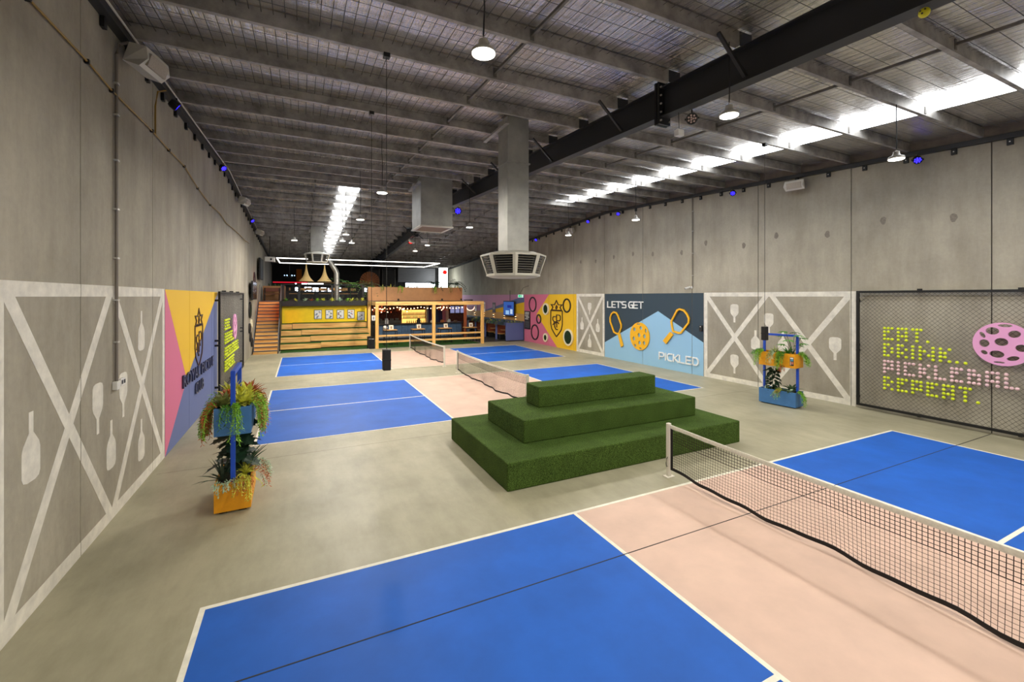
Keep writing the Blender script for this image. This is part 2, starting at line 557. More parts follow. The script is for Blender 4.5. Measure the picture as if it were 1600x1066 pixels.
def paddle_outline(yc, ztop, zbot, head_up=True, hw=0.165):
    """closed outline of a pickleball paddle between ztop and zbot"""
    H = ztop - zbot
    prof = [(0.42 * hw, 0.0), (0.85 * hw, 0.03), (hw, 0.10), (hw, 0.45), (0.86 * hw, 0.54), (0.36 * hw, 0.67), (0.24 * hw, 0.70), (0.24 * hw, 1.0)]
    out = [(yc + a, b) for a, b in prof] + [(yc - a, b) for a, b in reversed(prof)]
    return [(y, ztop - t * H) if head_up else (y, zbot + t * H) for y, t in out]
def painted_paddle(P, root, yc, zt, zb_, up):
    pts = paddle_outline(yc, zt, zb_, up)
    # two convex halves would do; a single n-gon prism keeps the outline
    MB().prism([P(y, z, 0.0) for y, z in pts], P(0, 0, 0.0034) - P(0, 0, 0)).build('painted_paddle', WHITEP, root)
for a in [(6.72, 2.01, 1.32, False), (8.29, 2.01, 1.34, True), (9.20, 2.01, 1.34, True), (8.74, 1.41, 0.73, False), (10.02, 2.91, 2.25, False), (10.02, 1.10, 0.42, False)]:
    painted_paddle(PL, wall_l, *a)
for a in [(11.56, 2.87, 2.20, True), (11.56, 1.02, 0.33, True), (10.26, 2.58, 1.90, True), (10.74, 1.97, 1.30, False), (9.78, 1.97, 1.30, False), (8.22, 1.94, 1.26, True),
          (20.46, 2.81, 2.16, True), (21.18, 1.97, 1.28, False), (19.73, 1.95, 1.25, False), (20.46, 1.07, 0.35, False)]:
    painted_paddle(PR, wall_r, *a)

# ---- ceiling: roof blanket bays, purlins, safety mesh, rafter, roof lights
ceil = struct('ceiling')
PY = [5.06 + 1.366 * k for k in range(-8, 11)] + [19.35 + 1.366 * k for k in range(0, 20)]
# blanket: one sagging sheet per bay
def sheet(y0, y1, x0, x1):
    nx, ny = 14, 6
    vs = []; fs = []
    rnd = random.Random(int(y0 * 100))
    for i in range(ny + 1):
        t = i / ny; y = y0 + (y1 - y0) * t
        sag = 0.05 * (4 * t * (1 - t))
        for j in range(nx + 1):
            x = x0 + (x1 - x0) * j / nx
            jit = 0.0 if i in (0, ny) else rnd.uniform(-0.012, 0.012)
            vs.append((x, y, zb(y) + 0.235 - sag * 0.6 + jit))
    for i in range(ny):
        for j in range(nx):
            a = i * (nx + 1) + j
            fs.append((a, a + 1, a + nx + 2, a + nx + 1))
    return MB().add(vs, fs).build('insulation_sheet', FOIL, ceil, smooth=True)
ends = [-6.6] + PY + [46.3]
for i in range(len(ends) - 1):
    sheet(ends[i], ends[i + 1], XL - 0.1, XR + 0.1)
MB().prism([(XL - 0.4, -6.9, zb(-6.9) + 0.36), (XL - 0.4, 19, zb(19) + 0.36), (XL - 0.4, 46.5, zb(46.5) + 0.36), (XL - 0.4, 46.5, zb(46.5) + 0.44), (XL - 0.4, 19, zb(19) + 0.44), (XL - 0.4, -6.9, zb(-6.9) + 0.44)],
           (XR - XL + 0.8, 0, 0)).build('roof_sheeting', GALV_D, ceil)
# galvanised purlins (channel section), either side of the rafter
def purlin_mesh(x0, x1):
    pr = [(0, 0), (0.068, 0), (0.068, 0.018), (0.062, 0.018), (0.062, 0.006), (0.006, 0.006), (0.006, 0.214), (0.068, 0.214), (0.068, 0.22), (0, 0.22)]
    return MB().prism([(x0, a, b) for a, b in pr], (x1 - x0, 0, 0))
pl0 = purlin_mesh(XL + 0.06, 0.0).build('purlin', GALV, ceil)
pr0 = purlin_mesh(0.26, XR - 0.08).build('purlin', GALV, ceil)
cl0 = MB().box(0.0, 0.26, -0.012, -0.002, 0.0, 0.21).build('cleat', STEEL, ceil)
fb0 = MB().add(*(lambda a, b: ([a, a + Vector((0, 0.05, 0)), a + Vector((0.02, 0.05, 0.03)), a + Vector((0.02, 0, 0.03)), b, b + Vector((0, 0.05, 0)), b + Vector((0.04, 0.05, 0.03)), b + Vector((0.04, 0, 0.03))],
     [(0, 1, 2, 3), (7, 6, 5, 4), (0, 4, 5, 1), (1, 5, 6, 2), (2, 6, 7, 3), (3, 7, 4, 0)]))(Vector((-0.5, -0.06, 0.03)), Vector((0.06, -0.06, -0.47)))).build('fly_brace', STEEL, ceil)
br0 = MB().box(-0.02, 0.02, 0.0, 1.366, 0.085, 0.13).build('bridging_bar', GALV_D, ceil)
brx = MB().box(-0.03, 0.03, -0.012, 0.0, 0.03, 0.19).build('bridging_plate', GALV_D, ceil)
first = True
for i, y in enumerate(PY):
    if first:
        for o in (pl0, pr0, cl0): o.matrix_basis = T(0, y, zb(y))
        fb0.matrix_basis = T(0, y, zb(y)); br0.matrix_basis = T(-2.72, y, zb(y)); brx.matrix_basis = T(-2.72, y, zb(y))
        first = False
    else:
        place(pl0.data, 'purlin', ceil, T(0, y, zb(y))); place(pr0.data, 'purlin', ceil, T(0, y, zb(y)))
        place(cl0.data, 'cleat', ceil, T(0, y, zb(y)))
    if i % 2 == 0 and i > 0:
        place(fb0.data, 'fly_brace', ceil, T(0, y, zb(y)))
    if i > 0:
        for x in (-2.72, 2.9, 5.62) if y < 19 else (-5.3, -2.72, 2.9, 5.62):
            nxt = PY[i + 1] if i + 1 < len(PY) else y + 1.366
            if nxt - y < 1: continue
            sl = (zb(nxt) - zb(y)) / (nxt - y)
            if x in (-2.72, 2.9) or y > 19:
                place(br0.data, 'bridging_bar', ceil, T(x, y, zb(y)) @ RX(math.atan(sl)))
            place(brx.data, 'bridging_plate', ceil, T(x, y, zb(y)))
# rafter: dark I-beam bent at the ridge
def ibeam(name, x, y0, y1, D=0.53, B=0.21, tw=0.014, tf=0.02, m=STEEL):
    pr = [(-B / 2, 0), (B / 2, 0), (B / 2, -tf), (tw / 2, -tf), (tw / 2, -D + tf), (B / 2, -D + tf), (B / 2, -D), (-B / 2, -D), (-B / 2, -D + tf), (-tw / 2, -D + tf), (-tw / 2, -tf), (-B / 2, -tf)]
    n = len(pr); vs = []; fs = []
    st = [y0, 19.0, y1]
    for y in st: vs += [(x + a, y, zb(y) + b) for a, b in pr]
    for s in range(2):
        for k in range(n):
            fs.append((s * n + k, s * n + (k + 1) % n, (s + 1) * n + (k + 1) % n, (s + 1) * n + k))
    fs += [tuple(range(n)), tuple(range(3 * n - 1, 2 * n - 1, -1))]
    return MB().add(vs, fs).build(name, m, ceil)
ibeam('rafter', 0.135, -6.5, 46.0)
for y in (6.72, 25.6):
    MB().box(0.0, 0.27, y, y + 0.05, zb(y) - 0.66, zb(y) + 0.1).build('splice_plate', BLACKM, ceil)
    MB().box(0.0, 0.27, y - 0.07, y - 0.02, zb(y) - 0.66, zb(y) + 0.1).build('splice_plate', BLACKM, ceil)
    for k in range(5):
        for x in (0.03, 0.24):
            z = zb(y) - 0.6 + k * 0.15
            MB().lathe([(0.016, -0.10), (0.016, -0.07)], (x, y, z), 6, 'Y').build('bolt', GALV, ceil)
# safety mesh under the blanket
wm = MB()
for k in range(111):
    x = XL + 0.1 + 0.15 * k
    for (ya, yb) in ((-6.4, 19.0), (19.0, 46.0)):
        wm.add([(x, ya, zb(ya) + 0.165), (x + 0.009, ya, zb(ya) + 0.165), (x + 0.009, yb, zb(yb) + 0.165), (x, yb, zb(yb) + 0.165)], [(0, 1, 2, 3)])
for k in range(180):
    y = -6.3 + 0.3 * k
    if y > 45.8: break
    wm.add([(XL, y, zb(y) + 0.163), (XR, y, zb(y) + 0.163), (XR, y + 0.010, zb(y) + 0.163), (XL, y + 0.010, zb(y) + 0.163)], [(0, 1, 2, 3)])
wm.build('wire_mesh', mat('mesh_wire', (66, 64, 62), 0.7, 0.0), ceil, kind='stuff')
# translucent roof lights
def rooflight(x0, x1, y0, y1):
    ys = [y for y in PY if y0 < y < y1]
    ys = [y0] + ys + [y1]
    for a, b in zip(ys[:-1], ys[1:]):
        a2, b2 = a + 0.07, b
        if b2 - a2 < 0.1: continue
        MB().add([(x0, a2, zb(a2) + 0.175), (x1, a2, zb(a2) + 0.175), (x1, b2, zb(b2) + 0.175), (x0, b2, zb(b2) + 0.175)], [(0, 1, 2, 3)]).build('roof_light', SKYL, ceil)
rooflight(5.15, 6.07, -6.0, 18.6)
rooflight(-4.36, -3.56, 19.6, 39.5)
# eave members along both walls
TRIM = mat('eave_steel', (46, 46, 47), 0.5, 0.2)
FASC = mat('eave_board', (112, 102, 94), 0.7, 0, 0.15, 3)
def along(x0, x1, za, zc, m, name, root):
    for (ya, yb) in ((-6.4, 19.0), (19.0, 46.0)):
        MB().add([(x0, ya, zb(ya) + za), (x1, ya, zb(ya) + za), (x1, ya, zb(ya) + zc), (x0, ya, zb(ya) + zc), (x0, yb, zb(yb) + za), (x1, yb, zb(yb) + za), (x1, yb, zb(yb) + zc), (x0, yb, zb(yb) + zc)],
                 [(0, 1, 2, 3), (7, 6, 5, 4), (0, 4, 5, 1), (1, 5, 6, 2), (2, 6, 7, 3), (3, 7, 4, 0)]).build(name, m, root)
along(XR - 0.13, XR - 0.005, -0.13, -0.02, TRIM, 'eave_angle', ceil)
along(XR - 0.06, XR - 0.002, 0.0, 0.24, FASC, 'eave_board', ceil)
along(XL + 0.005, XL + 0.13, -0.13, -0.02, TRIM, 'eave_angle', ceil)
along(XL + 0.002, XL + 0.05, 0.0, 0.24, FASC, 'eave_board', ceil)
bk = MB().box(-0.05, 0.0, -0.05, 0.05, -0.27, -0.10).build('eave_bracket', BLACKM, ceil)
bolt = MB().box(-0.055, -0.05, -0.012, 0.012, -0.21, -0.186).build('bolt', mat('bolt_zinc', (210, 208, 200), 0.4, 0.5), ceil)
bkl = MB().box(0.0, 0.05, -0.05, 0.05, -0.27, -0.10).build('eave_bracket', BLACKM, ceil)
ys = [2.8 + 0.93 * k for k in range(0, 34)]
for i, y in enumerate(ys):
    if i == 0:
        bk.matrix_basis = T(XR - 0.005, y, zb(y)); bolt.matrix_basis = T(XR - 0.005, y, zb(y)); bkl.matrix_basis = T(XL + 0.005, y, zb(y))
    else:
        place(bk.data, 'eave_bracket', ceil, T(XR - 0.005, y, zb(y)))
        if y < 16: place(bolt.data, 'bolt', ceil, T(XR - 0.005, y, zb(y)))
        if y > 6: place(bkl.data, 'eave_bracket', ceil, T(XL + 0.005, y, zb(y)))
# pale conduit clipped along the eave of the near long wall
MB().tube([(XL + 0.17, -2, zb(-2) - 0.05), (XL + 0.17, 18.7, zb(18.7) - 0.05), (XL + 0.17, 30, zb(30) - 0.05)], 0.016, 6).build('eave_conduit', mat('pale_conduit', (196, 190, 180), 0.5), ceil)

# ================================================================ COURTS AND NETS
def make_court(y0, W, K, label):
    A = 6.71; lw = 0.052
    c = thing('pickleball_court', label, 'court', (0, y0 + W / 2, 0), 'painted courts')
    for s in (-1, 1):
        MB().box(min(s * K, s * A), max(s * K, s * A), y0, y0 + W, -0.01, 0.003).build('service_area', COURT_BLUE, c)
        xs = sorted((s * (A - lw), s * A))
        MB().box(xs[0], xs[1], y0, y0 + W, 0.0, 0.0045).build('baseline', LINE, c)
        xs = sorted((s * (K - lw / 2), s * (K + lw / 2)))
        MB().box(xs[0], xs[1], y0 + lw, y0 + W - lw, 0.0, 0.0045).build('kitchen_line', LINE, c)
        xs = sorted((s * (K + lw / 2), s * (A - lw)))
        MB().box(xs[0], xs[1], y0 + W / 2 - lw / 2, y0 + W / 2 + lw / 2, 0.0, 0.0045).build('centre_line', LINE, c)
    MB().box(-K, K, y0, y0 + W, -0.01, 0.0031).build('kitchen_area', COURT_PINK, c)
    for ya in (y0, y0 + W - lw):
        MB().box(-A + lw, A - lw, ya, ya + lw, 0.0, 0.0045).build('sideline', LINE, c)
    return c
make_court(0.0, 6.096, 2.22, 'blue and pink pickleball court nearest the camera, in front of the turf podium')
make_court(11.365, 6.04, 2.26, 'blue and pink pickleball court just behind the turf podium, middle one of three')
make_court(20.07, 6.02, 2.23, 'blue and pink pickleball court farthest off, by the timber frame')

NETM = mat('net_cord', (40, 22, 18), 0.8)
TAPE = mat('net_tape', (226, 222, 204), 0.8, 0, 0.06, 30)
POSTW = mat('net_post_white', (224, 218, 204), 0.5)
BANDM = mat('net_band', (24, 21, 20), 0.8)
def net_top(y, L):      # height of the tape's upper edge, sagging to the middle
    t = (y / L - 0.5) * 2
    return 0.865 + 0.05 * t * t
def net_bot(y, L):
    t = (y / L - 0.5) * 2
    return 0.045 + 0.085 * t * t + 0.012 * math.sin(5.2 * y + 0.6) + 0.008 * math.sin(11 * y)
def net_x(y, z, L):
    e = 1 - abs(2 * y / L - 1) ** 6
    return e * ((0.045 * math.sin(2.1 * y + 0.5) + 0.02 * math.sin(5.7 * y)) * (1 - z / 0.9) ** 1.3)
def make_net(y0, L, label):
    r = thing('pickleball_net', label, 'net', (0, y0, 0), 'court nets')
    for yy in (y0 - 0.045, y0 + L + 0.045):
        s = -1 if yy < y0 else 1
        p = MB().bevbox(-0.035, 0.035, yy - 0.03, yy + 0.03, 0.01, 0.935, 0.008).build('post', POSTW, r)
        bp = MB().box(-0.085, 0.085, yy - 0.06, yy + 0.06, 0.0, 0.014).build('base_plate', POSTW, p)
        MB().tube([(-0.02, yy, 0.36), (-0.055, yy - 0.01 * s, 0.33), (-0.06, yy, 0.24), (-0.05, yy, 0.18), (-0.02, yy - 0.02 * s, 0.2)], 0.006, 5).build('cord_tail', BLACK, p)
    n = 60
    # top tape folded over the cable
    mb = MB(); vs = []; fs = []
    for i in range(n + 1):
        y = L * i / n; zt = net_top(y, L); wob = 0.003 * math.sin(9 * y) + 0.002 * math.sin(31 * y)
        for dx, dz in ((-0.008, -0.062 + wob), (-0.011, -0.03), (-0.006, 0.0), (0.006, 0.0), (0.011, -0.03), (0.008, -0.062 + wob)):
            vs.append((dx, y0 + y, zt + dz))
    for i in range(n):
        for k in range(5):
            a = i * 6 + k; fs.append((a, a + 1, a + 7, a + 6))
    mb.add(vs, fs).build('top_tape', TAPE, r, smooth=True)
    # bottom band
    vs = []; fs = []
    for i in range(n + 1):
        y = L * i / n; zb_ = net_bot(y, L); x = net_x(y, zb_, L)
        for dx, dz in ((-0.004, 0.0), (-0.004, 0.05), (0.004, 0.05), (0.004, 0.0)):
            vs.append((x + dx, y0 + y, zb_ + dz))
    for i in range(n):
        for k in range(4):
            a = i * 4 + k; b = i * 4 + (k + 1) % 4; fs.append((a, b, b + 4, a + 4))
    MB().add(vs, fs).build('bottom_band', BANDM, r)
    for y in (0.0, L):
        s = 1 if y == 0 else -1
        MB().box(-0.004, 0.004, y0 + min(y, y + s * 0.05), y0 + max(y, y + s * 0.05), 0.13, 0.87).build('side_band', BANDM, r)
    # knotted mesh
    ny, nz = int(L / 0.046), 16
    mb = MB()
    def node(i, k):
        y = L * i / ny; lo = net_bot(y, L) + 0.045; hi = net_top(y, L) - 0.055
        t = k / nz; z = lo + (hi - lo) * t
        return Vector((net_x(y, z, L), y0 + y, z))
    def thin(a, b, r_):
        d = (b - a).normalized(); u = Vector((1, 0, 0)) * r_; v = d.cross(Vector((1, 0, 0))).normalized() * r_
        o = [u, (v - u * 0.5), (-v - u * 0.5)]
        mb.add([a + q for q in o] + [b + q for q in o], [(0, 1, 4, 3), (1, 2, 5, 4), (2, 0, 3, 5)])
    for i in range(ny + 1):
        for k in range(nz):
            thin(node(i, k), node(i, k + 1), 0.0038 if k >= nz - 5 else 0.0024)
    for k in range(nz + 1):
        rad = 0.0056 if k == nz - 5 else (0.0038 if k > nz - 5 else 0.0024)
        for i in range(ny):
            thin(node(i, k), node(i + 1, k), rad)
    mb.build('net_mesh', NETM, r, kind='stuff')
    return r
make_net(0.25, 6.13, 'white-taped black net with white posts across the nearest court')
make_net(11.75, 6.08, 'white-taped net reaching out from behind the turf podium')
make_net(19.75, 6.75, 'white-taped net on the farthest court, before the timber frame')

# ================================================================ TURF PODIUM
pod = thing('turf_podium', 'dark green turf-covered three-step podium in the middle of the floor', 'podium', (0, 8.5, 0))
for (x0, x1, y0, y1, z0, z1) in [(-2.81, 2.75, 7.085, 10.0, 0.0, 0.465), (-2.14, 2.23, 7.80, 9.52, 0.465, 0.885), (-1.45, 1.69, 8.48, 9.03, 0.885, 1.31)]:
    MB().bevbox(x0, x1, y0, y1, z0, z1, 0.022).build('step', TURF, pod, smooth=False)

# ================================================================ WALL MURALS, SIGNS
M_DK = mat('mural_navy', (44, 62, 74), 0.7); M_LB = mat('mural_sky', (146, 190, 220), 0.7)
M_PK = mat('mural_pink', (212, 112, 142), 0.7); M_YE = mat('mural_yellow', (238, 190, 34), 0.65)
M_BL = mat('mural_slate', (98, 110, 156), 0.7); M_LI = mat('mural_lilac', (196, 140, 178), 0.7)
YEL = mat('sign_yellow', (242, 180, 28), 0.45); SIGNW = mat('sign_white', (240, 240, 236), 0.45)

m1 = thing('wall_mural', 'navy and sky-blue mountain mural on the concrete wall', 'mural', (XR, 16, 0))
wall_poly(PR, [(12.92, 0.0), (19.12, 0.0), (19.12, 3.29), (12.92, 3.29)], 0, 0.004, 'painted_field', M_DK, m1)
wall_poly(PR, [(12.92, 0.0), (19.12, 0.0), (19.12, 0.76), (15.35, 2.5), (12.92, 1.33)], 0.0, 0.006, 'painted_field', M_LB, m1)
m2 = thing('wall_mural', 'pink and yellow mural with rings beside the blue booths', 'mural', (XR, 25, 0))
wall_poly(PR, [(21.73, 0.0), (28.24, 0.0), (28.24, 3.29), (21.73, 3.29)], 0, 0.004, 'painted_field', M_PK, m2)
wall_poly(PR, [(21.73, 0.0), (23.85, 0.0), (26.45, 1.96), (24.81, 3.29), (21.73, 3.29)], 0.0, 0.006, 'painted_field', M_YE, m2)
m3 = thing('wall_mural', 'pink, yellow and slate-blue triangle mural on the long wall by the planter', 'mural', (XL, 14, 0))
wall_poly(PL, [(11.41, 0.0), (17.3, 0.0), (17.3, 3.29), (11.41, 3.29)], 0, 0.004, 'painted_field', M_BL, m3)
wall_poly(PL, [(11.41, 0.0), (13.2, 1.22), (11.41, 3.29)], 0, 0.006, 'painted_field', M_PK, m3)
wall_poly(PL, [(11.41, 3.29), (13.2, 1.22), (17.3, 3.24), (17.3, 3.29)], 0, 0.007, 'painted_field', M_YE, m3)
m4 = thing('wall_mural', 'lilac, slate and yellow striped mural above the booths', 'mural', (XR, 34, 0))
wall_poly(PR, [(28.26, 0.0), (45, 0.0), (45, 3.29), (28.26, 3.29)], 0, 0.004, 'painted_field', M_LI, m4)
wall_poly(PR, [(28.26, 2.75), (28.26, 3.2), (39.0, 1.4), (36.5, 1.4)], 0, 0.006, 'painted_field', M_BL, m4)
wall_poly(PR, [(28.26, 1.9), (28.26, 2.75), (35.4, 1.9)], 0, 0.0065, 'painted_field', M_YE, m4)
wall_poly(PR, [(28.26, 1.38), (43, 1.38), (43, 1.9), (28.26, 1.9)], 0, 0.007, 'painted_field', mat('mural_tan', (206, 160, 96), 0.7), m4)
wall_poly(PR, [(28.26, 0.0), (43, 0.0), (43, 1.38), (28.26, 1.38)], 0, 0.008, 'painted_field', mat('mural_dado', (70, 86, 116), 0.7), m4)

# raised strokes lettering ---------------------------------------------------
GL = {  # strokes in a unit cell: x 0..1, y 0..1
 'L': [[(0, 1), (0, 0.06), (0.92, 0.06)]],
 'E': [[(0.95, 0.94), (0.04, 0.94), (0.04, 0.06), (0.95, 0.06)], [(0.04, 0.5), (0.85, 0.5)]],
 'T': [[(0, 0.94), (1, 0.94)], [(0.5, 0.94), (0.5, 0)]],
 "'": [[(0.3, 1.0), (0.2, 0.72)]],
 'S': [[(0.95, 0.94), (0.15, 0.94), (0.05, 0.84), (0.05, 0.62), (0.15, 0.52), (0.85, 0.5), (0.95, 0.4), (0.95, 0.16), (0.85, 0.06), (0.02, 0.06)]],
 'G': [[(0.98, 0.94), (0.3, 0.94), (0.05, 0.72), (0.05, 0.28), (0.3, 0.06), (0.95, 0.06), (0.95, 0.5), (0.5, 0.5)]],
 'P': [[(0.04, 0), (0.04, 0.94), (0.75, 0.94), (0.95, 0.8), (0.95, 0.55), (0.75, 0.42), (0.04, 0.42)]],
 'I': [[(0.5, 0), (0.5, 1)]],
 'C': [[(0.98, 0.94), (0.3, 0.94), (0.05, 0.72), (0.05, 0.28), (0.3, 0.06), (0.98, 0.06)]],
 'K': [[(0.04, 0), (0.04, 1)], [(0.95, 1), (0.2, 0.5), (0.95, 0)]],
 'D': [[(0.04, 0.06), (0.04, 0.94), (0.65, 0.94), (0.95, 0.68), (0.95, 0.32), (0.65, 0.06), (0.04, 0.06)]],
}
def sign_word(root, P, dirn, y0, z0, text, lw, lh, gap, stroke, d0, d1, m):
    y = y0
    for ch in text:
        if ch == ' ':
            y += dirn * (lw * 0.45); continue
        wch = lw * (0.12 if ch == "'" else 0.3 if ch == 'I' else 1.0)
        mb = MB()
        for st in GL[ch]:
            ribbon(mb, P, [(y + dirn * a * wch, z0 + b * lh) for a, b in st], stroke, d0, d1)
        mb.build('letter', m, root)
        y += dirn * (wch + gap)
s1 = thing('wall_lettering', 'raised white LET\'S GET lettering at the top of the navy mural', 'lettering', (XR, 17.5, 2.7))
sign_word(s1, PR, -1, 18.86, 2.58, "LET'S GET", 0.30, 0.33, 0.048, 0.05, 0.006, 0.05, SIGNW)
s2 = thing('wall_lettering', 'raised white PICKLED lettering low on the sky-blue mural', 'lettering', (XR, 14.2, 0.5))
sign_word(s2, PR, -1, 15.26, 0.37, 'PICKLED', 0.29, 0.33, 0.05, 0.05, 0.006, 0.05, SIGNW)

def outline_paddle(label, pts, handle):
    r = thing('paddle_outline', label, 'wall decor', (XR, pts[0][0], pts[0][1]), 'yellow paddle outlines')
    mb = MB(); ribbon(mb, PR, pts, 0.075, 0.02, 0.07, closed=True); mb.build('paddle_rim', YEL, r)
    MB().prism([PR(y, z, 0.02) for y, z in handle], (-0.05, 0, 0)).build('handle', YEL, r)
outline_paddle('yellow paddle outline under the LET\'S GET lettering', [(18.35, 2.36), (18.15, 2.33), (18.02, 2.19), (17.78, 1.76), (17.78, 1.6), (17.94, 1.32), (18.08, 1.28), (18.33, 1.35), (18.62, 1.86), (18.63, 2.07), (18.52, 2.26)],
               [(18.03, 1.3), (17.86, 1.3), (17.62, 0.74), (17.78, 0.64)])
outline_paddle('yellow tilted paddle outline above the PICKLED lettering', [(14.09, 2.62), (13.87, 2.58), (13.70, 2.43), (13.60, 2.25), (13.62, 2.07), (14.01, 1.64), (14.12, 1.62), (14.44, 1.67), (14.48, 1.79), (14.54, 2.08), (14.49, 2.16), (14.21, 2.57)],
               [(14.60, 1.63), (14.42, 1.53), (14.83, 1.09), (15.01, 1.22)])

def holed_disc(name, label, cat, P, yc, zc, r, holes, d0, d1, m, mh, group=None):
    """flat ball cut-out: a disc with a rim and real holes (boolean-free: sectors bridged by triangle fill)"""
    root = thing(name, label, cat, P(yc, zc, 0), group)
    bm = bmesh.new()
    def loop(pts):
        vs = [bm.verts.new(P(a, b, d1)) for a, b in pts]
        return [bm.edges.new((vs[i], vs[(i + 1) % len(vs)])) for i in range(len(vs))]
    ed = loop([(yc + r * math.cos(2 * PI * k / 40), zc + r * math.sin(2 * PI * k / 40)) for k in range(40)])
    for (hy, hz, ry, rz, a) in holes:
        ed += loop([(hy + ry * math.cos(t) * math.cos(a) - rz * math.sin(t) * math.sin(a), hz + ry * math.cos(t) * math.sin(a) + rz * math.sin(t) * math.cos(a)) for t in [2 * PI * k / 14 for k in range(14)]])
    bmesh.ops.triangle_fill(bm, use_beauty=True, edges=ed)
    res = bmesh.ops.extrude_face_region(bm, geom=bm.faces[:])
    vec = P(0, 0, d0) - P(0, 0, d1)
    bmesh.ops.translate(bm, verts=[e for e in res['geom'] if isinstance(e, bmesh.types.BMVert)], vec=vec)
    bmesh.ops.recalc_face_normals(bm, faces=bm.faces[:])
    me = bpy.data.meshes.new('ball_face'); bm.to_mesh(me); bm.free(); me.materials.append(m)
    o = bpy.data.objects.new('ball_face', me); COL.objects.link(o); adopt(o, root)
    return root
hb = [(16.55, 1.85, 0.13, 0.03, 0), (16.82, 1.59, .09, .09, 0), (16.38, 1.68, .09, .09, 0), (16.06, 1.58, .06, .1, 0), (16.51, 1.34, .1, .1, 0), (16.15, 1.31, .09, .1, 0), (16.86, 1.15, .09, .1, 0), (16.47, 0.98, .09, .09, 0), (16.17, 1.0, .08, .09, 0), (16.76, .83, .08, .06, .5), (16.40, .735, .1, .03, 0)]
holed_disc('ball_cutout', 'yellow round ball cut-out with holes between two paddle outlines', 'wall decor', PR, 16.48, 1.29, 0.645, hb, 0.02, 0.06, YEL, M_LB)

RING_B = mat('ring_black', (30, 27, 28), 0.5)
def wall_ring(P, yc, zc, r, wd, label, d=0.05):
    o = MB(); ribbon(o, P, [(yc + (r - wd / 2) * math.cos(2 * PI * k / 32), zc + (r - wd / 2) * math.sin(2 * PI * k / 32)) for k in range(32)], wd, 0.006, d, closed=True)
    tag(o.build('wall_ring', RING_B), label, 'wall decor', 'black wall rings')
wall_ring(PR, 26.97, 2.61, 0.52, 0.085, 'large black ring on the pink field above the black poster')
wall_ring(PR, 26.65, 0.73, 0.53, 0.085, 'large black ring on the pink field below the black poster')
wall_ring(PR, 26.12, 1.65, 0.32, 0.085, 'small black ring on the tip of the yellow field')
wall_ring(PR, 22.71, 2.61, 0.43, 0.085, 'black ring on the yellow field beside the crest')
CREAMR = mat('disc_rim', (232, 222, 190), 0.6)
TURF_W = turf_mat('turf_wall', (24, 38, 22), (52, 74, 44))
def turf_disc(yc, zc, r, label):
    t = thing('turf_disc', label, 'wall decor', PR(yc, zc, 0), 'green turf discs')
    mb = MB(); ribbon(mb, PR, [(yc + (r - 0.05) * math.cos(2 * PI * k / 32), zc + (r - 0.05) * math.sin(2 * PI * k / 32)) for k in range(32)], 0.10, 0.006, 0.09, closed=True)
    mb.build('rim', CREAMR, t)
    MB().prism([PR(yc + (r - 0.1) * math.cos(2 * PI * k / 32), zc + (r - 0.1) * math.sin(2 * PI * k / 32), 0.006) for k in range(32)], (-0.06, 0, 0)).build('turf_face', TURF_W, t)
turf_disc(25.15, 2.34, 0.38, 'green turf disc with cream rim beside the crown of the crest')
turf_disc(25.18, 0.49, 0.28, 'smallest green turf disc, low on the pink field')
turf_disc(22.52, 0.73, 0.5, 'largest green turf disc, low on the yellow field')
def crest(P, label, parts, wd, d, m, loc):
    r = thing('wall_crest', label, 'emblem', loc)
    for nm, lst in parts:
        mb = MB()
        for pts, closed in lst: ribbon(mb, P, pts, wd, 0.006, d, closed=closed)
        mb.build(nm, m, r)
    return r
def crest_parts(yc, zt, zb_, hw, s):
    """crest strokes; s=+1 when the reading direction is +Y"""
    H = zt - zb_
    def q(a, b): return (yc + s * a * hw, zb_ + b * H)
    shield = [q(-1, .72), q(1, .72), q(1, .35), q(.82, .2), q(.4, .09), q(0, 0), q(-.4, .09), q(-.82, .2), q(-1, .35)]
    base = [q(-.85, .755), q(-.6, .815), q(.6, .815), q(.85, .755)]
    star = [q(0, 1.0), q(.3, .885), q(.9, .885), q(.5, .82), q(.78, .735), q(.2, .735), q(0, .735), q(-.2, .735), q(-.78, .735), q(-.5, .82), q(-.9, .885), q(-.3, .885)]
    star = [q(0, 1.0), q(.32, .885), q(.92, .885), q(.62, .81), q(.86, .735), q(-.86, .735), q(-.62, .81), q(-.92, .885), q(-.32, .885)]
    pick = [q(0, .86), q(.14, .83), q(.12, .79), q(-.02, .765), q(-.12, .79), q(-.06, .83)]
    P1 = [q(.02, .44), q(.02, .6), q(.5, .6), q(.68, .57), q(.68, .48), q(.5, .445), q(.02, .445)]
    R1 = [q(.02, .55), q(-.45, .55), q(-.64, .52), q(-.64, .46), q(-.45, .41), q(.0, .41)]
    R2 = [q(-.3, .41), q(-.62, .31)]
    C1 = [q(.4, .36), q(.22, .4), q(-.08, .4), q(-.3, .34), q(-.3, .27), q(-.08, .2), q(.2, .2)]
    C2 = [q(.05, .44), q(.05, .25)]
    return [('shield', [(shield, True)]), ('crown', [(star, True), (pick, True)]), ('monogram', [(P1, False), (R1, False), (R2, False), (C1, False), (C2, False)])]
CRESTB = mat('crest_brown', (62, 34, 26), 0.5)
crest(PR, 'dark line crest with star crown on the yellow field among the rings', crest_parts(23.88, 2.9, 0.66, 0.68, -1), 0.055, 0.05, CRESTB, PR(23.9, 1.7, 0))
crest(PL, 'tall dark line crest with star crown above dark club lettering', crest_parts(14.5, 2.82, 1.33, 0.46, 1), 0.045, 0.025, mat('crest_bronze', (70, 42, 20), 0.5), PL(14.5, 2.0, 0))

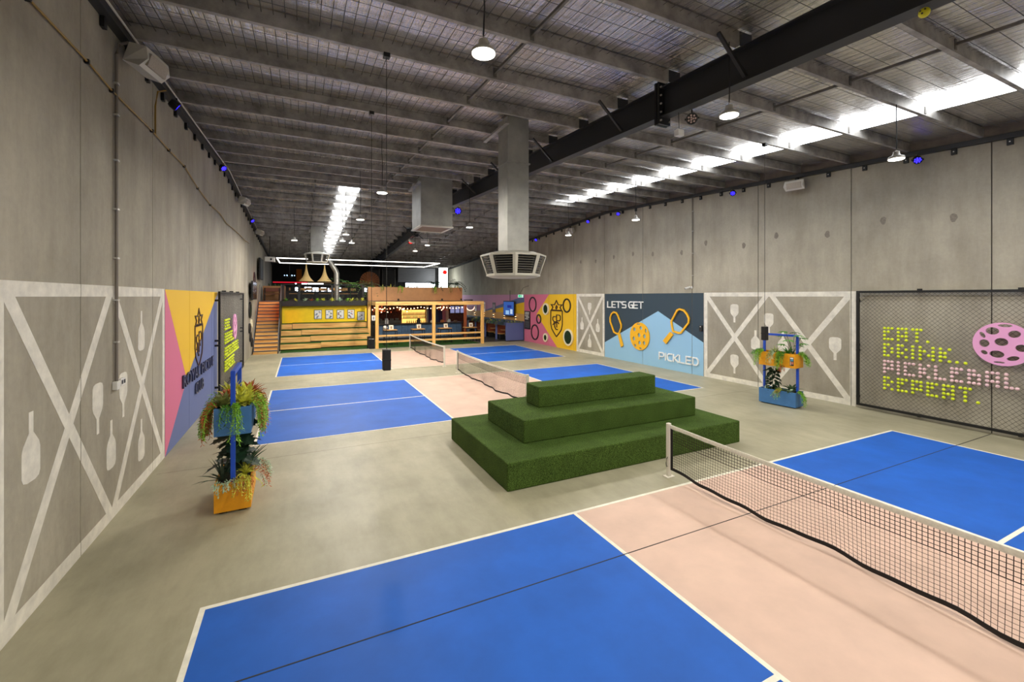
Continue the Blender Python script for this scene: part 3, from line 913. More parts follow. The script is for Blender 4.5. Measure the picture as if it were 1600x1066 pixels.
# cut-out serif words from the built-in font, extruded and turned into meshes
def font_letters(root, text, P_frame, width, height, depth, m, bold=0.0):
    """P_frame: matrix that maps font x,y,z to world; every letter becomes a part"""
    cu = bpy.data.curves.new('tmp_font', 'FONT'); cu.body = text; cu.size = 1.0; cu.extrude = depth / 2
    cu.offset = bold; cu.resolution_u = 3
    ob = bpy.data.objects.new('tmp_font', cu); COL.objects.link(ob)
    dg = bpy.context.evaluated_depsgraph_get()
    me = bpy.data.meshes.new_from_object(ob.evaluated_get(dg))
    COL.objects.unlink(ob); bpy.data.objects.remove(ob)
    bm = bmesh.new(); bm.from_mesh(me); bpy.data.meshes.remove(me)
    # letters: split loose islands by x, keep together what overlaps in x
    bm.verts.ensure_lookup_table(); seen = set(); isl = []
    for v in bm.verts:
        if v.index in seen: continue
        st = [v]; comp = []
        seen.add(v.index)
        while st:
            a = st.pop(); comp.append(a)
            for e in a.link_edges:
                b = e.other_vert(a)
                if b.index not in seen: seen.add(b.index); st.append(b)
        isl.append(comp)
    xs = [v.co.x for v in bm.verts]; ysv = [v.co.y for v in bm.verts]
    x0, x1, y0, y1 = min(xs), max(xs), min(ysv), max(ysv)
    spans = sorted([(min(v.co.x for v in c), max(v.co.x for v in c), c) for c in isl], key=lambda t: t[0])
    groups = []
    for a, b, c in spans:
        if groups and a < groups[-1][1] - 0.02: groups[-1][2].append(c); groups[-1][1] = max(groups[-1][1], b)
        else: groups.append([a, b, [c]])
    for a, b, cs in groups:
        vid = {}; vs = []; fs = []
        for c in cs:
            for v in c:
                vid[v.index] = len(vs)
                vs.append(P_frame @ Vector(((v.co.x - x0) / (x1 - x0) * width, (v.co.y - y0) / (y1 - y0) * height, v.co.z)))
        done = set()
        for c in cs:
            for v in c:
                for f in v.link_faces:
                    if f.index not in done:
                        done.add(f.index); fs.append([vid[w.index] for w in f.verts])
        MB().add(vs, fs).build('letter', m, root)
    bm.free()
def wall_frame_left(y, z, d):   # font x -> +Y, font y -> +Z, font z -> +X
    return Matrix(((0, 0, 1, XL + d), (1, 0, 0, y), (0, 1, 0, z), (0, 0, 0, 1)))
def wall_frame_right(y, z, d):  # font x -> -Y, font y -> +Z, font z -> -X
    return Matrix(((0, 0, -1, XR - d), (-1, 0, 0, y), (0, 1, 0, z), (0, 0, 0, 1)))
NAVY_L = mat('letter_navy', (54, 58, 84), 0.4, 0.2)
s3 = thing('wall_lettering', 'raised dark ROYAL PICKLE CLUB lettering under the tall crest', 'lettering', PL(14.5, 1.0, 0))
font_letters(s3, 'ROYAL PICKLE', wall_frame_left(12.74, 1.08, 0.03), 3.72, 0.30, 0.03, NAVY_L, 0.004)
font_letters(s3, 'CLUB', wall_frame_left(14.0, 0.69, 0.03), 0.98, 0.29, 0.03, NAVY_L, 0.004)

# ================================================================ CHAIN-LINK PANELS WITH BALL WORDS
LINKM = mat('chain_link', (30, 29, 28), 0.5, 0.4)
FRAMEB = mat('panel_frame', (20, 20, 20), 0.5, 0.2)
BALLY = mat('ball_lime', (214, 228, 30), 0.5); BALLP = mat('ball_pink', (236, 196, 200), 0.5)
DISCP = mat('disc_pink', (226, 160, 200), 0.5)
def link_panel(P, y0, y1, z0, z1, label, step):
    r = thing('chain_link_panel', label, 'panel', P((y0 + y1) / 2, z0, 0.1))
    d = 0.12
    for (a, b, c, e) in [(y0, y1, z0, z0 + 0.06), (y0, y1, z1 - 0.06, z1), (y0, y0 + 0.06, z0 + 0.06, z1 - 0.06), (y1 - 0.06, y1, z0 + 0.06, z1 - 0.06)]:
        q = P(0, 0, d - 0.03), P(0, 0, d + 0.03)
        xa, xb = sorted((q[0].x, q[1].x))
        MB().box(xa, xb, a, b, c, e).build('frame_bar', FRAMEB, r)
    for k in range(3):
        y = y0 + (y1 - y0) * (0.22 + 0.28 * k)
        for z in (z0, z1):
            xa, xb = sorted((P(0, 0, 0).x, P(0, 0, d).x))
            MB().box(xa, xb, y - 0.03, y + 0.03, z - 0.05 if z == z1 else z - 0.02, z + 0.04 if z == z1 else z + 0.05).build('wall_bracket', FRAMEB, r)
    for z in (0.3, 1.6, 1.75, 3.0):
        for y in (y0, y1):
            xa, xb = sorted((P(0, 0, 0).x, P(0, 0, d + 0.02).x))
            MB().box(xa, xb, y - 0.03, y + 0.01, z, z + 0.06).build('wall_bracket', FRAMEB, r)
    mb = MB(); Hh = z1 - z0; n = int((y1 - y0 + Hh) / step) + 1
    rad = 0.0024
    for s in (1, -1):
        for k in range(n):
            c = y0 - Hh + k * step if s > 0 else y0 + k * step
            # y = c + s * (z - z0)
            za, zb2 = z0, z1
            ya, yb = c, c + s * Hh
            def cutz(y): return z0 + (y - c) / s
            pts = []
            lo, hi = min(ya, yb), max(ya, yb)
            yl, yh = max(lo, y0), min(hi, y1)
            if yh - yl < 0.01: continue
            a = Vector(P(yl, cutz(yl), d + 0.002 * s)); b = Vector(P(yh, cutz(yh), d + 0.002 * s))
            mb.tube([a, b], rad, 4, caps=False)
    mb.build('chain_link_mesh', LINKM, r, kind='stuff')
    return r
link_panel(PR, 1.38, 7.6, 0.09, 3.31, 'black-framed chain-link panel carrying lime and pink ball words', 0.105)
link_panel(PL, 16.88, 23.08, 0.09, 3.31, 'black-framed chain-link panel beside the club mural on the long wall', 0.105)
DOT = {'E': ['XXX', 'XX.', 'X..', 'XXX'], 'A': ['XXX', 'X.X', 'XXX', 'X.X'], 'T': ['XXX', '.X.', '.X.', '.X.'], '.': ['.', '.', '.', 'X'],
       'D': ['XX.', 'X.X', 'X.X', 'XX.'], 'R': ['XX.', 'X.X', 'XX.', 'X.X'], 'I': ['X', 'X', 'X', 'X'], 'N': ['X..X', 'XX.X', 'X.XX', 'X..X'],
       'K': ['X.X', 'XX.', 'XX.', 'X.X'], 'P': ['XXX', 'X.X', 'XXX', 'X..'], 'C': ['XXX', 'X..', 'X..', 'XXX'], 'L': ['X..', 'X..', 'X..', 'XXX'], 'B': ['XX.', 'XXX', 'X.X', 'XXX']}
ball_me = {}
def ball_word(P, dirn, y0, z0, word, label, m, pitch_y, pitch_z, singles, gap=0.3):
    r = thing('ball_word', label, 'lettering', P(y0, z0, 0.13), 'ball words')
    y = y0; joined = MB()
    for ch in word:
        rows = DOT[ch]
        for i, row in enumerate(rows):
            for j, c in enumerate(row):
                if c != 'X': continue
                p = P(y + dirn * j * pitch_y, z0 - i * pitch_z, 0.14)
                if singles:
                    if m.name not in ball_me:
                        o = MB().sphere((0, 0, 0), 0.037, 10, 6, (0.8, 1, 1)).build('ball', m, r, smooth=True)
                        ball_me[m.name] = o.data; o.matrix_basis = Matrix.Translation(p)
                    else:
                        place(ball_me[m.name], 'ball', r, Matrix.Translation(p))
                else:
                    joined.sphere(p, 0.04, 6, 4, (0.8, 1, 1))
        y += dirn * gap * ({'I': 0.5, 'N': 1.3, '.': 0.5}.get(ch, 1.0))
    if not singles: joined.build('ball_rows', m, r, kind='stuff')
ball_word(PR, -1, 6.94, 2.30, 'EAT.', 'word EAT in lime balls, top row on the chain-link panel', BALLY, 0.083, 0.097, True)
ball_word(PR, -1, 6.94, 1.86, 'DRINK..', 'word DRINK in lime balls, second row on the chain-link panel', BALLY, 0.083, 0.097, True)
ball_word(PR, -1, 6.94, 1.41, 'PICKLEBALL', 'word PICKLEBALL in pale pink balls, third row on the panel', BALLP, 0.083, 0.097, True)
ball_word(PR, -1, 6.94, 0.97, 'REPEAT.', 'word REPEAT in lime balls, bottom row on the chain-link panel', BALLY, 0.083, 0.097, True)
for (z, wd, row) in [(2.36, 'EAT.', 'top'), (1.90, 'DRINK..', 'second'), (1.42, 'PICKLEBALL', 'third'), (0.98, 'REPEAT.', 'bottom')]:
    ball_word(PL, 1, 17.85, z, wd, 'word %s in lime balls, %s row on the long-wall panel' % (wd.strip('.'), row), BALLY, 0.10, 0.1, False, 0.37)
hp = [(4.70, 2.50, .115, .035, 0), (4.90, 2.37, .11, .085, 0), (4.56, 2.32, .10, .08, -.3), (5.06, 2.27, .04, .075, -.5), (4.76, 2.13, .11, .09, 0), (5.03, 2.08, .085, .09, 0), (4.46, 2.02, .09, .08, 0), (5.03, 1.87, .06, .045, .6), (4.83, 1.85, .12, .08, 0), (4.58, 1.78, .10, .05, -.3), (4.79, 1.67, .09, .02, 0)]
holed_disc('ball_cutout', 'large pink ball cut-out with holes on the chain-link panel', 'wall decor', PR, 4.74, 2.08, 0.485, [(a, b, c, d, e) for a, b, c, d, e in hp], 0.13, 0.17, DISCP, None)
holed_disc('ball_cutout', 'pink ball cut-out on the long-wall chain-link panel', 'wall decor', PL, 20.13, 2.02, 0.47, [(20.13 + a * .47, 2.02 + b * .47, .09, .09, 0) for a, b in [(0, 0), (.5, .2), (-.5, .25), (.25, -.5), (-.3, -.55), (0, .6)]], 0.13, 0.17, DISCP, None)

# ================================================================ CEILING EQUIPMENT
HOUS = mat('lamp_housing', (206, 202, 194), 0.4, 0.2)
CORDM = mat('cable_black', (24, 24, 24), 0.6)
def high_bay(x, y, z, label, r=0.128, top=None, cord_pts=None):
    t = thing('pendant_lamp', label, 'lamp', (x, y, z), 'high bay pendant lamps')
    MB().lathe([(r * 0.96, 0.0), (r * 0.96, 0.012)], (x, y, z), 24).build('lens', LENS, t)
    MB().lathe([(r, 0.008), (r * 1.03, 0.03), (r * 0.95, 0.05), (r * 0.55, 0.075), (r * 0.42, 0.11), (r * 0.4, 0.15), (r * 0.12, 0.165)], (x, y, z), 24).build('housing', HOUS, t, smooth=True)
    zt = top if top is not None else zb(y)
    MB().tube([(x, y, z + 0.16), (x + 0.012, y, z + 0.19), (x, y, z + 0.215), (x - 0.012, y, z + 0.19), (x, y, z + 0.165)], 0.004, 5).build('hook', GALV, t)
    MB().tube([(x, y, z + 0.2), (x + 0.012, y, z + 0.2 + (zt - z - 0.2) * 0.35), (x - 0.006, y, z + 0.2 + (zt - z - 0.2) * 0.7), (x, y, zt)], 0.009, 5).build('cord', CORDM, t)
    return t
high_bay(-4.03, 5.10, 5.75, 'bright round lamp hanging nearest the camera')
high_bay(-0.22, 5.06, 5.76, 'bright round lamp hanging in front of the dark roof beam')
high_bay(4.48, 5.06, 5.78, 'bright round lamp hanging near the bare concrete wall and its blue spotlight')
high_bay(-3.96, 12.04, 5.75, 'bright round lamp hanging between the long wall and the boxed duct')
high_bay(-0.1, 12.1, 5.75, 'round lamp hidden behind the tall duct')
high_bay(4.45, 12.25, 5.75, 'bright round lamp against the wall over the navy mural')
high_bay(-3.98, 16.35, 5.76, 'bright round lamp by the far roof light')
high_bay(-0.05, 16.3, 5.76, 'bright round lamp beyond the boxed duct, below the roof beam')
high_bay(4.45, 16.4, 5.75, 'bright round lamp against the wall over the pink mural')
high_bay(0.1, 23.0, 5.8, 'small bright lamp far off under the roof, nearer of two beside the beam')
high_bay(0.2, 26.1, 5.8, 'small bright lamp far off under the roof, farther of two beside the beam')
for (x, y, z, s) in [(-6.08, 23.35, 5.75, 'small bright lamp under the roof toward the stair head'), (-4.05, 22.6, 5.75, 'small bright lamp below the far roof light, lowest but one'), (-4.1, 20.3, 5.75, 'small bright lamp below the far roof light, highest of three'), (-3.55, 23.5, 5.78, 'small bright lamp below the far roof light, lowest of three'), (4.5, 22.4, 5.75, 'unseen round lamp added behind the louvred outlet to brighten the far end')]:  # the last lamp is unseen, added to brighten the far end
    high_bay(x, y, z, s)
for (x, y) in [(-4.0, -1.6), (0.0, -1.6), (4.5, -1.6), (-4.0, -5.0), (4.5, -5.0)]:  # unseen lamps added behind the camera for their light
    high_bay(x, y, 5.75, 'added unseen lamp behind the viewpoint, %s, %s row back' % ('over the court centre' if x == 0 else 'on the long-wall side' if x < 0 else 'on the bare-wall side', 'second' if y < -3 else 'first'))

def louvre_duct(cx, cy, half, depth, zbot, ztop, R, zr, label, flange=None, angle=True):
    t = thing('air_duct', label, 'duct', (cx, cy, zbot), 'ceiling air ducts')
    MB().bevbox(cx - half, cx + half, cy - depth, cy + depth, zbot, ztop, 0.008).build('duct_shaft', DUCT, t)
    if flange:
        MB().box(cx - half - 0.025, cx + half + 0.025, cy - depth - 0.025, cy + depth + 0.025, flange, flange + 0.03).build('flange', DUCT, t)
    ph = PI / 8
    top, bot, z0, z1 = R, R * 0.82, zr - 0.47, zr
    # sloped hood
    oc = [(cx + top * math.cos(ph + PI / 4 * k), cy + top * math.sin(ph + PI / 4 * k)) for k in range(8)]
    sq = []
    for k in range(8):
        a = ph + PI / 4 * k; c, s = math.cos(a), math.sin(a); m_ = max(abs(c), abs(s))
        sq.append((cx + (half + 0.01) * c / m_, cy + (depth + 0.01) * s / m_))
    mid = [(cx + (o[0] - cx) * 0.62 + (q[0] - cx) * 0.38, cy + (o[1] - cy) * 0.62 + (q[1] - cy) * 0.38) for o, q in zip(oc, sq)]
    vs = [(a, b, z1) for a, b in oc] + [(a, b, z1 + 0.035) for a, b in oc] + [(a, b, z1 + 0.085) for a, b in mid] + [(a, b, zbot + 0.03) for a, b in sq]
    fs = []
    for L_ in range(3):
        for k in range(8):
            fs.append((L_ * 8 + k, L_ * 8 + (k + 1) % 8, L_ * 8 + 8 + (k + 1) % 8, L_ * 8 + 8 + k))
    fs += [tuple(range(8)), tuple(range(24, 32))]
    MB().add(vs, fs).build('hood', CREAM, t)
    # bottom pan
    ob = [(cx + bot * math.cos(ph + PI / 4 * k), cy + bot * math.sin(ph + PI / 4 * k)) for k in range(8)]
    vs = [(a, b, z0 + 0.07) for a, b in ob] + [(a, b, z0 + 0.02) for a, b in ob] + [(cx + (a - cx) * 0.8, cy + (b - cy) * 0.8, z0 - 0.02) for a, b in ob]
    fs = [(L_ * 8 + k, L_ * 8 + (k + 1) % 8, L_ * 8 + 8 + (k + 1) % 8, L_ * 8 + 8 + k) for L_ in range(2) for k in range(8)] + [tuple(range(8)), tuple(range(16, 24))]
    MB().add(vs, fs).build('bottom_pan', CREAM, t)
    # dark core
    MB().lathe([(bot * 0.78, z0 + 0.06), (top * 0.78, z1 - 0.005)], (cx, cy, 0), 8, 'Z', ph).build('dark_core', BLACK, t)
    for k in range(8):
        a = ph + PI / 4 * k; a2 = a + PI / 4
        def pt(ang, tt, inset=1.0):
            r = (bot + (top - bot) * tt) * inset
            return Vector((cx + r * math.cos(ang), cy + r * math.sin(ang), z0 + 0.07 + (z1 - z0 - 0.07) * tt))
        # corner post
        A, B, A2, B2 = pt(a, 0), pt(a, 1), pt(a2, 0), pt(a2, 1)
        def lerp(p, q, u): return p + (q - p) * u
        u = 0.11
        prv = a - PI / 4
        C_, D_ = pt(prv, 0), pt(prv, 1)
        MB().add([lerp(A, A2, u), A, lerp(A, C_, u), lerp(B, B2, u), B, lerp(B, D_, u), pt(a, 0, 0.9), pt(a, 1, 0.9)],
                 [(0, 1, 4, 3), (1, 2, 5, 4), (2, 6, 7, 5), (6, 0, 3, 7), (3, 4, 5, 7), (0, 6, 2, 1)]).build('corner_post', CREAM, t)
        for j in range(7):
            tt = 0.08 + j * 0.13
            p, q = lerp(pt(a, tt, 0.97), pt(a2, tt, 0.97), 0.12), lerp(pt(a, tt, 0.97), pt(a2, tt, 0.97), 0.88)
            p2, q2 = lerp(pt(a, tt + 0.035, 0.88), pt(a2, tt + 0.035, 0.88), 0.12), lerp(pt(a, tt + 0.035, 0.88), pt(a2, tt + 0.035, 0.88), 0.88)
            h = Vector((0, 0, 0.008))
            MB().add([p, q, q2, p2, p + h, q + h, q2 + h, p2 + h], [(0, 1, 2, 3), (7, 6, 5, 4), (0, 4, 5, 1), (1, 5, 6, 2), (2, 6, 7, 3), (3, 7, 4, 0)]).build('louvre_slat', mat('slat_grey', (120, 116, 106), 0.5), t)
    if angle:
        MB().box(cx - half - 0.09, cx - half + 0.0, cy - depth - 0.1, cy + depth + 0.75, ztop - 0.22, ztop - 0.17).build('support_angle', GALV, t)
        MB().box(cx + half, cx + half + 0.06, cy - depth + 0.1, cy + depth + 0.6, ztop - 0.2, ztop - 0.15).build('support_angle', GALV_D, t)
    return t
louvre_duct(-1.35, 9.86, 0.27, 0.26, 4.17, 7.22, 0.77, 4.07, 'tall grey duct with eight-sided louvred outlet hanging over the podium', 6.18)
louvre_duct(-4.96, 28.85, 0.34, 0.33, 5.75, 7.25, 0.74, 5.6, 'grey duct with louvred outlet far off above the stairs')
t = thing('air_duct', 'short square grey duct with flat grille below the roof beam', 'duct', (-1.235, 17.3, 5.75), 'ceiling air ducts')
MB().bevbox(-1.84, -0.63, 16.6, 18.0, 5.78, 7.6, 0.01).build('duct_shaft', DUCT, t)
MB().box(-1.87, -0.60, 16.57, 16.68, 5.74, 5.79).build('grille_frame', CREAM, t); MB().box(-1.87, -0.60, 17.92, 18.03, 5.74, 5.79).build('grille_frame', CREAM, t)
MB().box(-1.87, -1.77, 16.68, 17.92, 5.74, 5.79).build('grille_frame', CREAM, t); MB().box(-0.70, -0.60, 16.68, 17.92, 5.74, 5.79).build('grille_frame', CREAM, t)
for k in range(9): MB().box(-1.77, -0.70, 16.72 + k * 0.135, 16.79 + k * 0.135, 5.755, 5.775).build('grille_slat', mat('grille_slat', (150, 128, 112), 0.5), t)
MB().box(-1.97, -1.84, 16.5, 18.1, 7.32, 7.38).build('support_angle', GALV, t)

# spiral flue bending down past the loft
t = thing('spiral_flue', 'shiny round metal flue pipe bending down into the loft', 'pipe', (-3.63, 32.5, 3.0))
SPI = mat('flue_metal', (196, 196, 192), 0.3, 0.8, 0.06, 20)
MB().tube([(-3.63, 32.5, 2.9), (-3.63, 32.5, 4.72), (-3.70, 32.5, 4.92), (-4.45, 32.5, 6.15), (-4.58, 32.5, 6.35), (-4.62, 32.5, 6.85)], 0.165, 16).build('pipe_run', SPI, t, smooth=True)
for k in range(7): MB().lathe([(0.172, 0), (0.172, 0.02)], (-3.63, 32.5, 3.1 + k * 0.25), 16).build('pipe_seam', SPI, t)

# spotlights (par cans) --------------------------------------------------------
def led(rgb, s): return emitter('led_%d_%d_%d' % rgb, rgb, s)
def par_can(x, y, z, aim, label, rgb=None, r=0.095):
    t = thing('spotlight', label, 'spotlight', (x, y, z), 'small stage spotlights')
    d = Vector(aim).normalized()
    q = d.to_track_quat('Z', 'Y').to_matrix().to_4x4()
    M = Matrix.Translation((x, y, z)) @ q
    def B(mb, nm, m, sm=False):
        mb.v = [tuple(M @ Vector(v)) for v in mb.v]; return mb.build(nm, m, t, smooth=sm)
    B(MB().lathe([(r * 0.7, -0.12), (r * 0.95, -0.08), (r, 0.0), (r, 0.03), (r * 0.92, 0.03), (r * 0.9, 0.012)], (0, 0, 0), 16), 'body', BLACKM, True)
    B(MB().box(-r - 0.02, -r, -0.015, 0.015, -0.06, 0.02).box(r, r + 0.02, -0.015, 0.015, -0.06, 0.02), 'yoke', BLACKM)
    mb = MB()
    for k in range(10):
        a = 2 * PI * k / 7; rr = r * 0.6 if k < 7 else 0.0
        if k >= 7: a = 2 * PI * k / 3; rr = r * 0.22
        mb.lathe([(r * 0.17, 0.013), (r * 0.17, 0.024)], (rr * math.cos(a), rr * math.sin(a), 0), 8)
    B(mb, 'led_cluster', led(rgb, 7.0) if rgb else mat('led_off', (196, 170, 160), 0.3))
    hook = MB().tube([(x, y, z + 0.02), (x, y, z + r + 0.06)], 0.014, 5); hook.build('hanger', BLACKM, t)
    return t
BL, RD = (40, 30, 255), (255, 20, 16)
for (y, lb) in [(11.17, 'first from the camera'), (16.83, 'second from the camera'), (25.7, 'third from the camera')]:
    par_can(XL + 0.24, y, zb(y) - 0.33, (0.85, 0.3, -0.6) if y < 12 else (0.55, -0.5, -0.65), 'small black spotlight with blue leds under the long-wall eave, ' + lb, BL)
for (y, lb) in [(6.18, 'first from the camera'), (11.4, 'second from the camera'), (17.7, 'third from the camera'), (20.2, 'fourth from the camera'), (26.0, 'fifth from the camera')]:
    par_can(XR - 0.3, y, zb(y) - 0.30, (-0.7, -0.45, -0.55), 'small black spotlight with blue leds under the bare-wall eave, ' + lb, BL)
par_can(0.2, 6.1, 6.18, (-0.65, -0.6, -0.2), 'unlit round black spotlight hung under the roof beam')
par_can(0.1, 18.1, 6.72, (-0.35, -0.9, -0.1), 'blue glowing spotlight hung under the roof beam', BL, 0.15)
par_can(0.1, 26.8, 6.42, (-0.35, -0.9, -0.2), 'red glowing spotlight under the far roof beam', RD, 0.15)
par_can(7.25, 43.22, 5.6, (-0.3, -0.9, -0.2), 'red glowing spotlight far off by the pale column', RD, 0.22)
par_can(XR - 0.35, 30.5, zb(30.5) - 0.2, (-0.7, -0.6, -0.3), 'red glowing spotlight high on the bare wall far off', RD, 0.17)

# speakers ---------------------------------------------------------------------
SPK = mat('speaker_white', (206, 202, 192), 0.5); GRL = mat('speaker_grille', (176, 166, 152), 0.7, 0, 0.1, 80)
def speaker(x, y, z, side, label, L=0.52):
    t = thing('wall_speaker', label, 'speaker', (x, y, z), 'white wall speakers')
    q = Matrix.Translation((x, y, z)) @ RZ(-0.25 * side) @ RY(0.32 * side)
    def B(mb, nm, m):
        mb.v = [tuple(q @ Vector(v)) for v in mb.v]; return mb.build(nm, m, t)
    B(MB().prism([(-0.16 * side, -L / 2 + 0.06, -0.14), (0.10 * side, -L / 2, -0.15), (0.15 * side, -L / 2 + 0.04, 0.0), (0.10 * side, -L / 2, 0.15), (-0.16 * side, -L / 2 + 0.06, 0.14)], (0, L - 0.04, 0)), 'cabinet', SPK)
    B(MB().box(min(0.108 * side, 0.158 * side), max(0.108 * side, 0.158 * side), -L / 2 + 0.07, L / 2 - 0.09, -0.09, 0.09), 'grille', GRL)
    B(MB().box(min(-0.26 * side, -0.14 * side), max(-0.26 * side, -0.14 * side), -0.04, 0.04, -0.03, 0.03), 'bracket', SPK)
speaker(XL + 0.32, 9.1, 6.68, 1, 'white speaker on the long wall nearest the camera', 0.6)
speaker(XL + 0.32, 21.6, 7.05, 1, 'white speaker on the long wall, second from the camera')
speaker(XL + 0.32, 29.0, 6.75, 1, 'white speaker on the long wall above the television')
speaker(XR - 0.32, 9.2, 6.66, -1, 'white speaker on the bare wall nearest the camera', 0.56)
speaker(XR - 0.32, 21.9, 6.95, -1, 'white speaker high on the bare wall over the pink mural')

# hanging black weights on cables
def hung_block(x, y, z0, z1, label):
    t = thing('hanging_socket_block', label, 'pendant socket', (x, y, z0), 'black blocks on ceiling cables')
    MB().bevbox(x - 0.06, x + 0.06, y - 0.06, y + 0.06, z0, z1, 0.012).build('block', BLACK, t)
    MB().bevbox(x - 0.062, x + 0.062, y - 0.062, y + 0.062, (z0 + z1) / 2 - 0.01, (z0 + z1) / 2 + 0.01, 0.003).build('clamp_band', BLACKM, t)
    MB().tube([(x, y, z1 - 0.02), (x, y, zb(y))], 0.0055, 5).build('cable', CORDM, t)
    MB().bevbox(x - 0.05, x + 0.05, y - 0.05, y + 0.05, zb(y) - 0.07, zb(y), 0.006).build('ceiling_rose', BLACKM, t)
hung_block(-4.58, 7.80, 1.99, 2.32, 'black block hanging on a thin cable before the farthest court')
hung_block(4.64, 7.80, 2.06, 2.40, 'black block hanging on a thin cable at the orange-topped planter')
hung_block(-4.43, 10.50, 2.03, 2.24, 'black block hanging on a thin cable before the terrace seats')
t = thing('sensor_box', 'small white box hanging on a wire under the roof beam', 'sensor', (0.16, 6.35, 6.0))
MB().bevbox(0.10, 0.24, 6.30, 6.40, 5.96, 6.07, 0.008).build('case', WHITE, t); MB().tube([(0.17, 6.35, 6.05), (0.14, 6.35, 6.9)], 0.006, 5).build('wire', CORDM, t)
t = thing('practice_ball', 'yellow holed ball lodged on the dark roof beam', 'ball', (0.05, 2.98, 6.11))
MB().sphere((0.07, 2.98, 6.12), 0.05, 14, 10).build('ball_shell', mat('ball_yellow', (214, 206, 30), 0.5), t, smooth=True)
for a, b in [(0.3, 0.2), (-0.5, 0.3), (0.0, -0.4)]:
    p = Vector((-0.9, a, b)).normalized() * 0.05
    mb = MB().lathe([(0.009, -0.003), (0.009, 0.0015)], (0, 0, 0), 8); q = p.to_track_quat('Z', 'Y').to_matrix()
    mb.v = [tuple(q @ Vector(v) + p + Vector((0.07, 2.98, 6.12))) for v in mb.v]; mb.build('hole', BLACK, t)

# wall services ------------------------------------------------------------------
YC = mat('yellow_conduit', (150, 116, 40), 0.5); CLIP = mat('clip_metal', (196, 194, 188), 0.4, 0.5)
t = thing('cable_run', 'brownish yellow cable sagging along the top of the long wall', 'cable', (XL + 0.03, 12, 6.0))
pts = [(2.0, 6.02), (6.6, 6.04), (7.9, 6.06), (8.68, 6.03), (10.5, 6.09), (11.6, 6.08), (12.87, 6.10), (14.3, 5.92), (16.0, 5.82), (17.6, 5.86), (19.0, 5.74), (20.6, 5.78), (22.5, 5.80), (24.5, 5.78), (26.5, 5.86)]
MB().tube([(XL + 0.03, a, b) for a, b in pts], 0.013, 6).build('cable', YC, t)
for a, b in pts[1:9]: MB().box(XL, XL + 0.05, a - 0.02, a + 0.02, b - 0.025, b + 0.025).build('clip', BLACKM, t)
MB().tube([(XL + 0.03, 10.68, 6.08), (XL + 0.035, 10.66, 6.6), (XL + 0.06, 10.7, 6.88), (XL + 0.12, 10.95, 7.02)], 0.014, 6).build('branch_cable', YC, t)
t = thing('electrical_conduit', 'grey vertical conduit with switch and socket plates on the long wall', 'conduit', (XL + 0.03, 8.85, 1.9))
CG = mat('conduit_grey', (126, 118, 108), 0.5)
MB().tube([(XL + 0.03, 8.84, 1.93), (XL + 0.03, 8.84, 6.62), (XL + 0.05, 8.86, 6.78), (XL + 0.12, 8.98, 6.88), (XL + 0.15, 9.1, 6.9)], 0.021, 8).build('pipe', CG, t, smooth=True)
for z in (2.5, 3.1, 3.7, 4.4, 5.1, 5.75, 6.2): MB().box(XL, XL + 0.056, 8.80, 8.88, z - 0.012, z + 0.012).build('clip', CLIP, t)
MB().bevbox(XL, XL + 0.06, 8.77, 8.90, 1.82, 1.94, 0.008).build('switch_plate', WHITE, t)
p = MB().bevbox(XL, XL + 0.05, 8.95, 9.13, 1.84, 1.95, 0.008).build('socket_plate', WHITE, t)
for y in (8.995, 9.085): MB().box(XL + 0.05, XL + 0.054, y - 0.025, y + 0.025, 1.87, 1.925).build('socket', BLACK, p)
t = thing('electrical_conduit', 'thin vertical conduit above the wall camera', 'conduit', (XR - 0.03, 13.42, 3.6))
MB().tube([(XR - 0.03, 13.42, 3.52), (XR - 0.03, 13.42, zb(13.4) - 0.1)], 0.016, 6).build('pipe', CG, t)
for z in (4.0, 4.9, 5.8, 6.6): MB().box(XR - 0.045, XR, 13.385, 13.455, z - 0.01, z + 0.01).build('clip', CLIP, t)
t = thing('wall_camera', 'small white bullet camera above the navy mural', 'camera', (XR - 0.1, 13.6, 3.5))
MB().lathe([(0.05, 0), (0.05, 0.03)], (XR - 0.03, 13.48, 3.52), 12, 'X').build('mount', WHITE, t)
mb = MB().lathe([(0.035, -0.11), (0.042, -0.1), (0.045, 0.1), (0.038, 0.11)], (0, 0, 0), 14)
q = Vector((-0.75, 0.35, -0.25)).to_track_quat('Z', 'Y').to_matrix(); mb.v = [tuple(q @ Vector(v) + Vector((XR - 0.14, 13.58, 3.5))) for v in mb.v]
mb.build('body', WHITE, t, smooth=True)
mb = MB().lathe([(0.03, 0.112), (0.03, 0.118)], (0, 0, 0), 12); mb.v = [tuple(q @ Vector(v) + Vector((XR - 0.14, 13.58, 3.5))) for v in mb.v]; mb.build('lens', BLACK, t)
t = thing('control_box', 'small black box at the edge of the navy mural', 'control box', (XR - 0.05, 13.0, 1.9))
MB().bevbox(XR - 0.07, XR, 12.95, 13.08, 1.77, 2.0, 0.01).build('case', BLACK, t); MB().box(XR - 0.074, XR - 0.07, 12.985, 13.04, 1.94, 1.97).build('led_window', WHITE, t)
t = thing('exit_sign', 'green and white exit sign hanging by the pink mural', 'sign', (8.0, 27.6, 3.2))
xe, ye = 7.85, 27.55
MB().bevbox(xe - 0.20, xe + 0.20, ye - 0.02, ye + 0.02, 3.08, 3.28, 0.006).build('sign_case', emitter('exit_white', (220, 245, 232), 1.0), t)
MB().box(xe - 0.18, xe + 0.06, ye - 0.024, ye - 0.02, 3.10, 3.26).build('green_panel', emitter('exit_green', (30, 190, 120), 1.2), t)
mb = MB().sphere((xe - 0.03, ye - 0.028, 3.23), 0.018, 8, 6, (1, 0.2, 1))
mb.box(xe - 0.045, xe - 0.015, ye - 0.028, ye - 0.024, 3.165, 3.21)
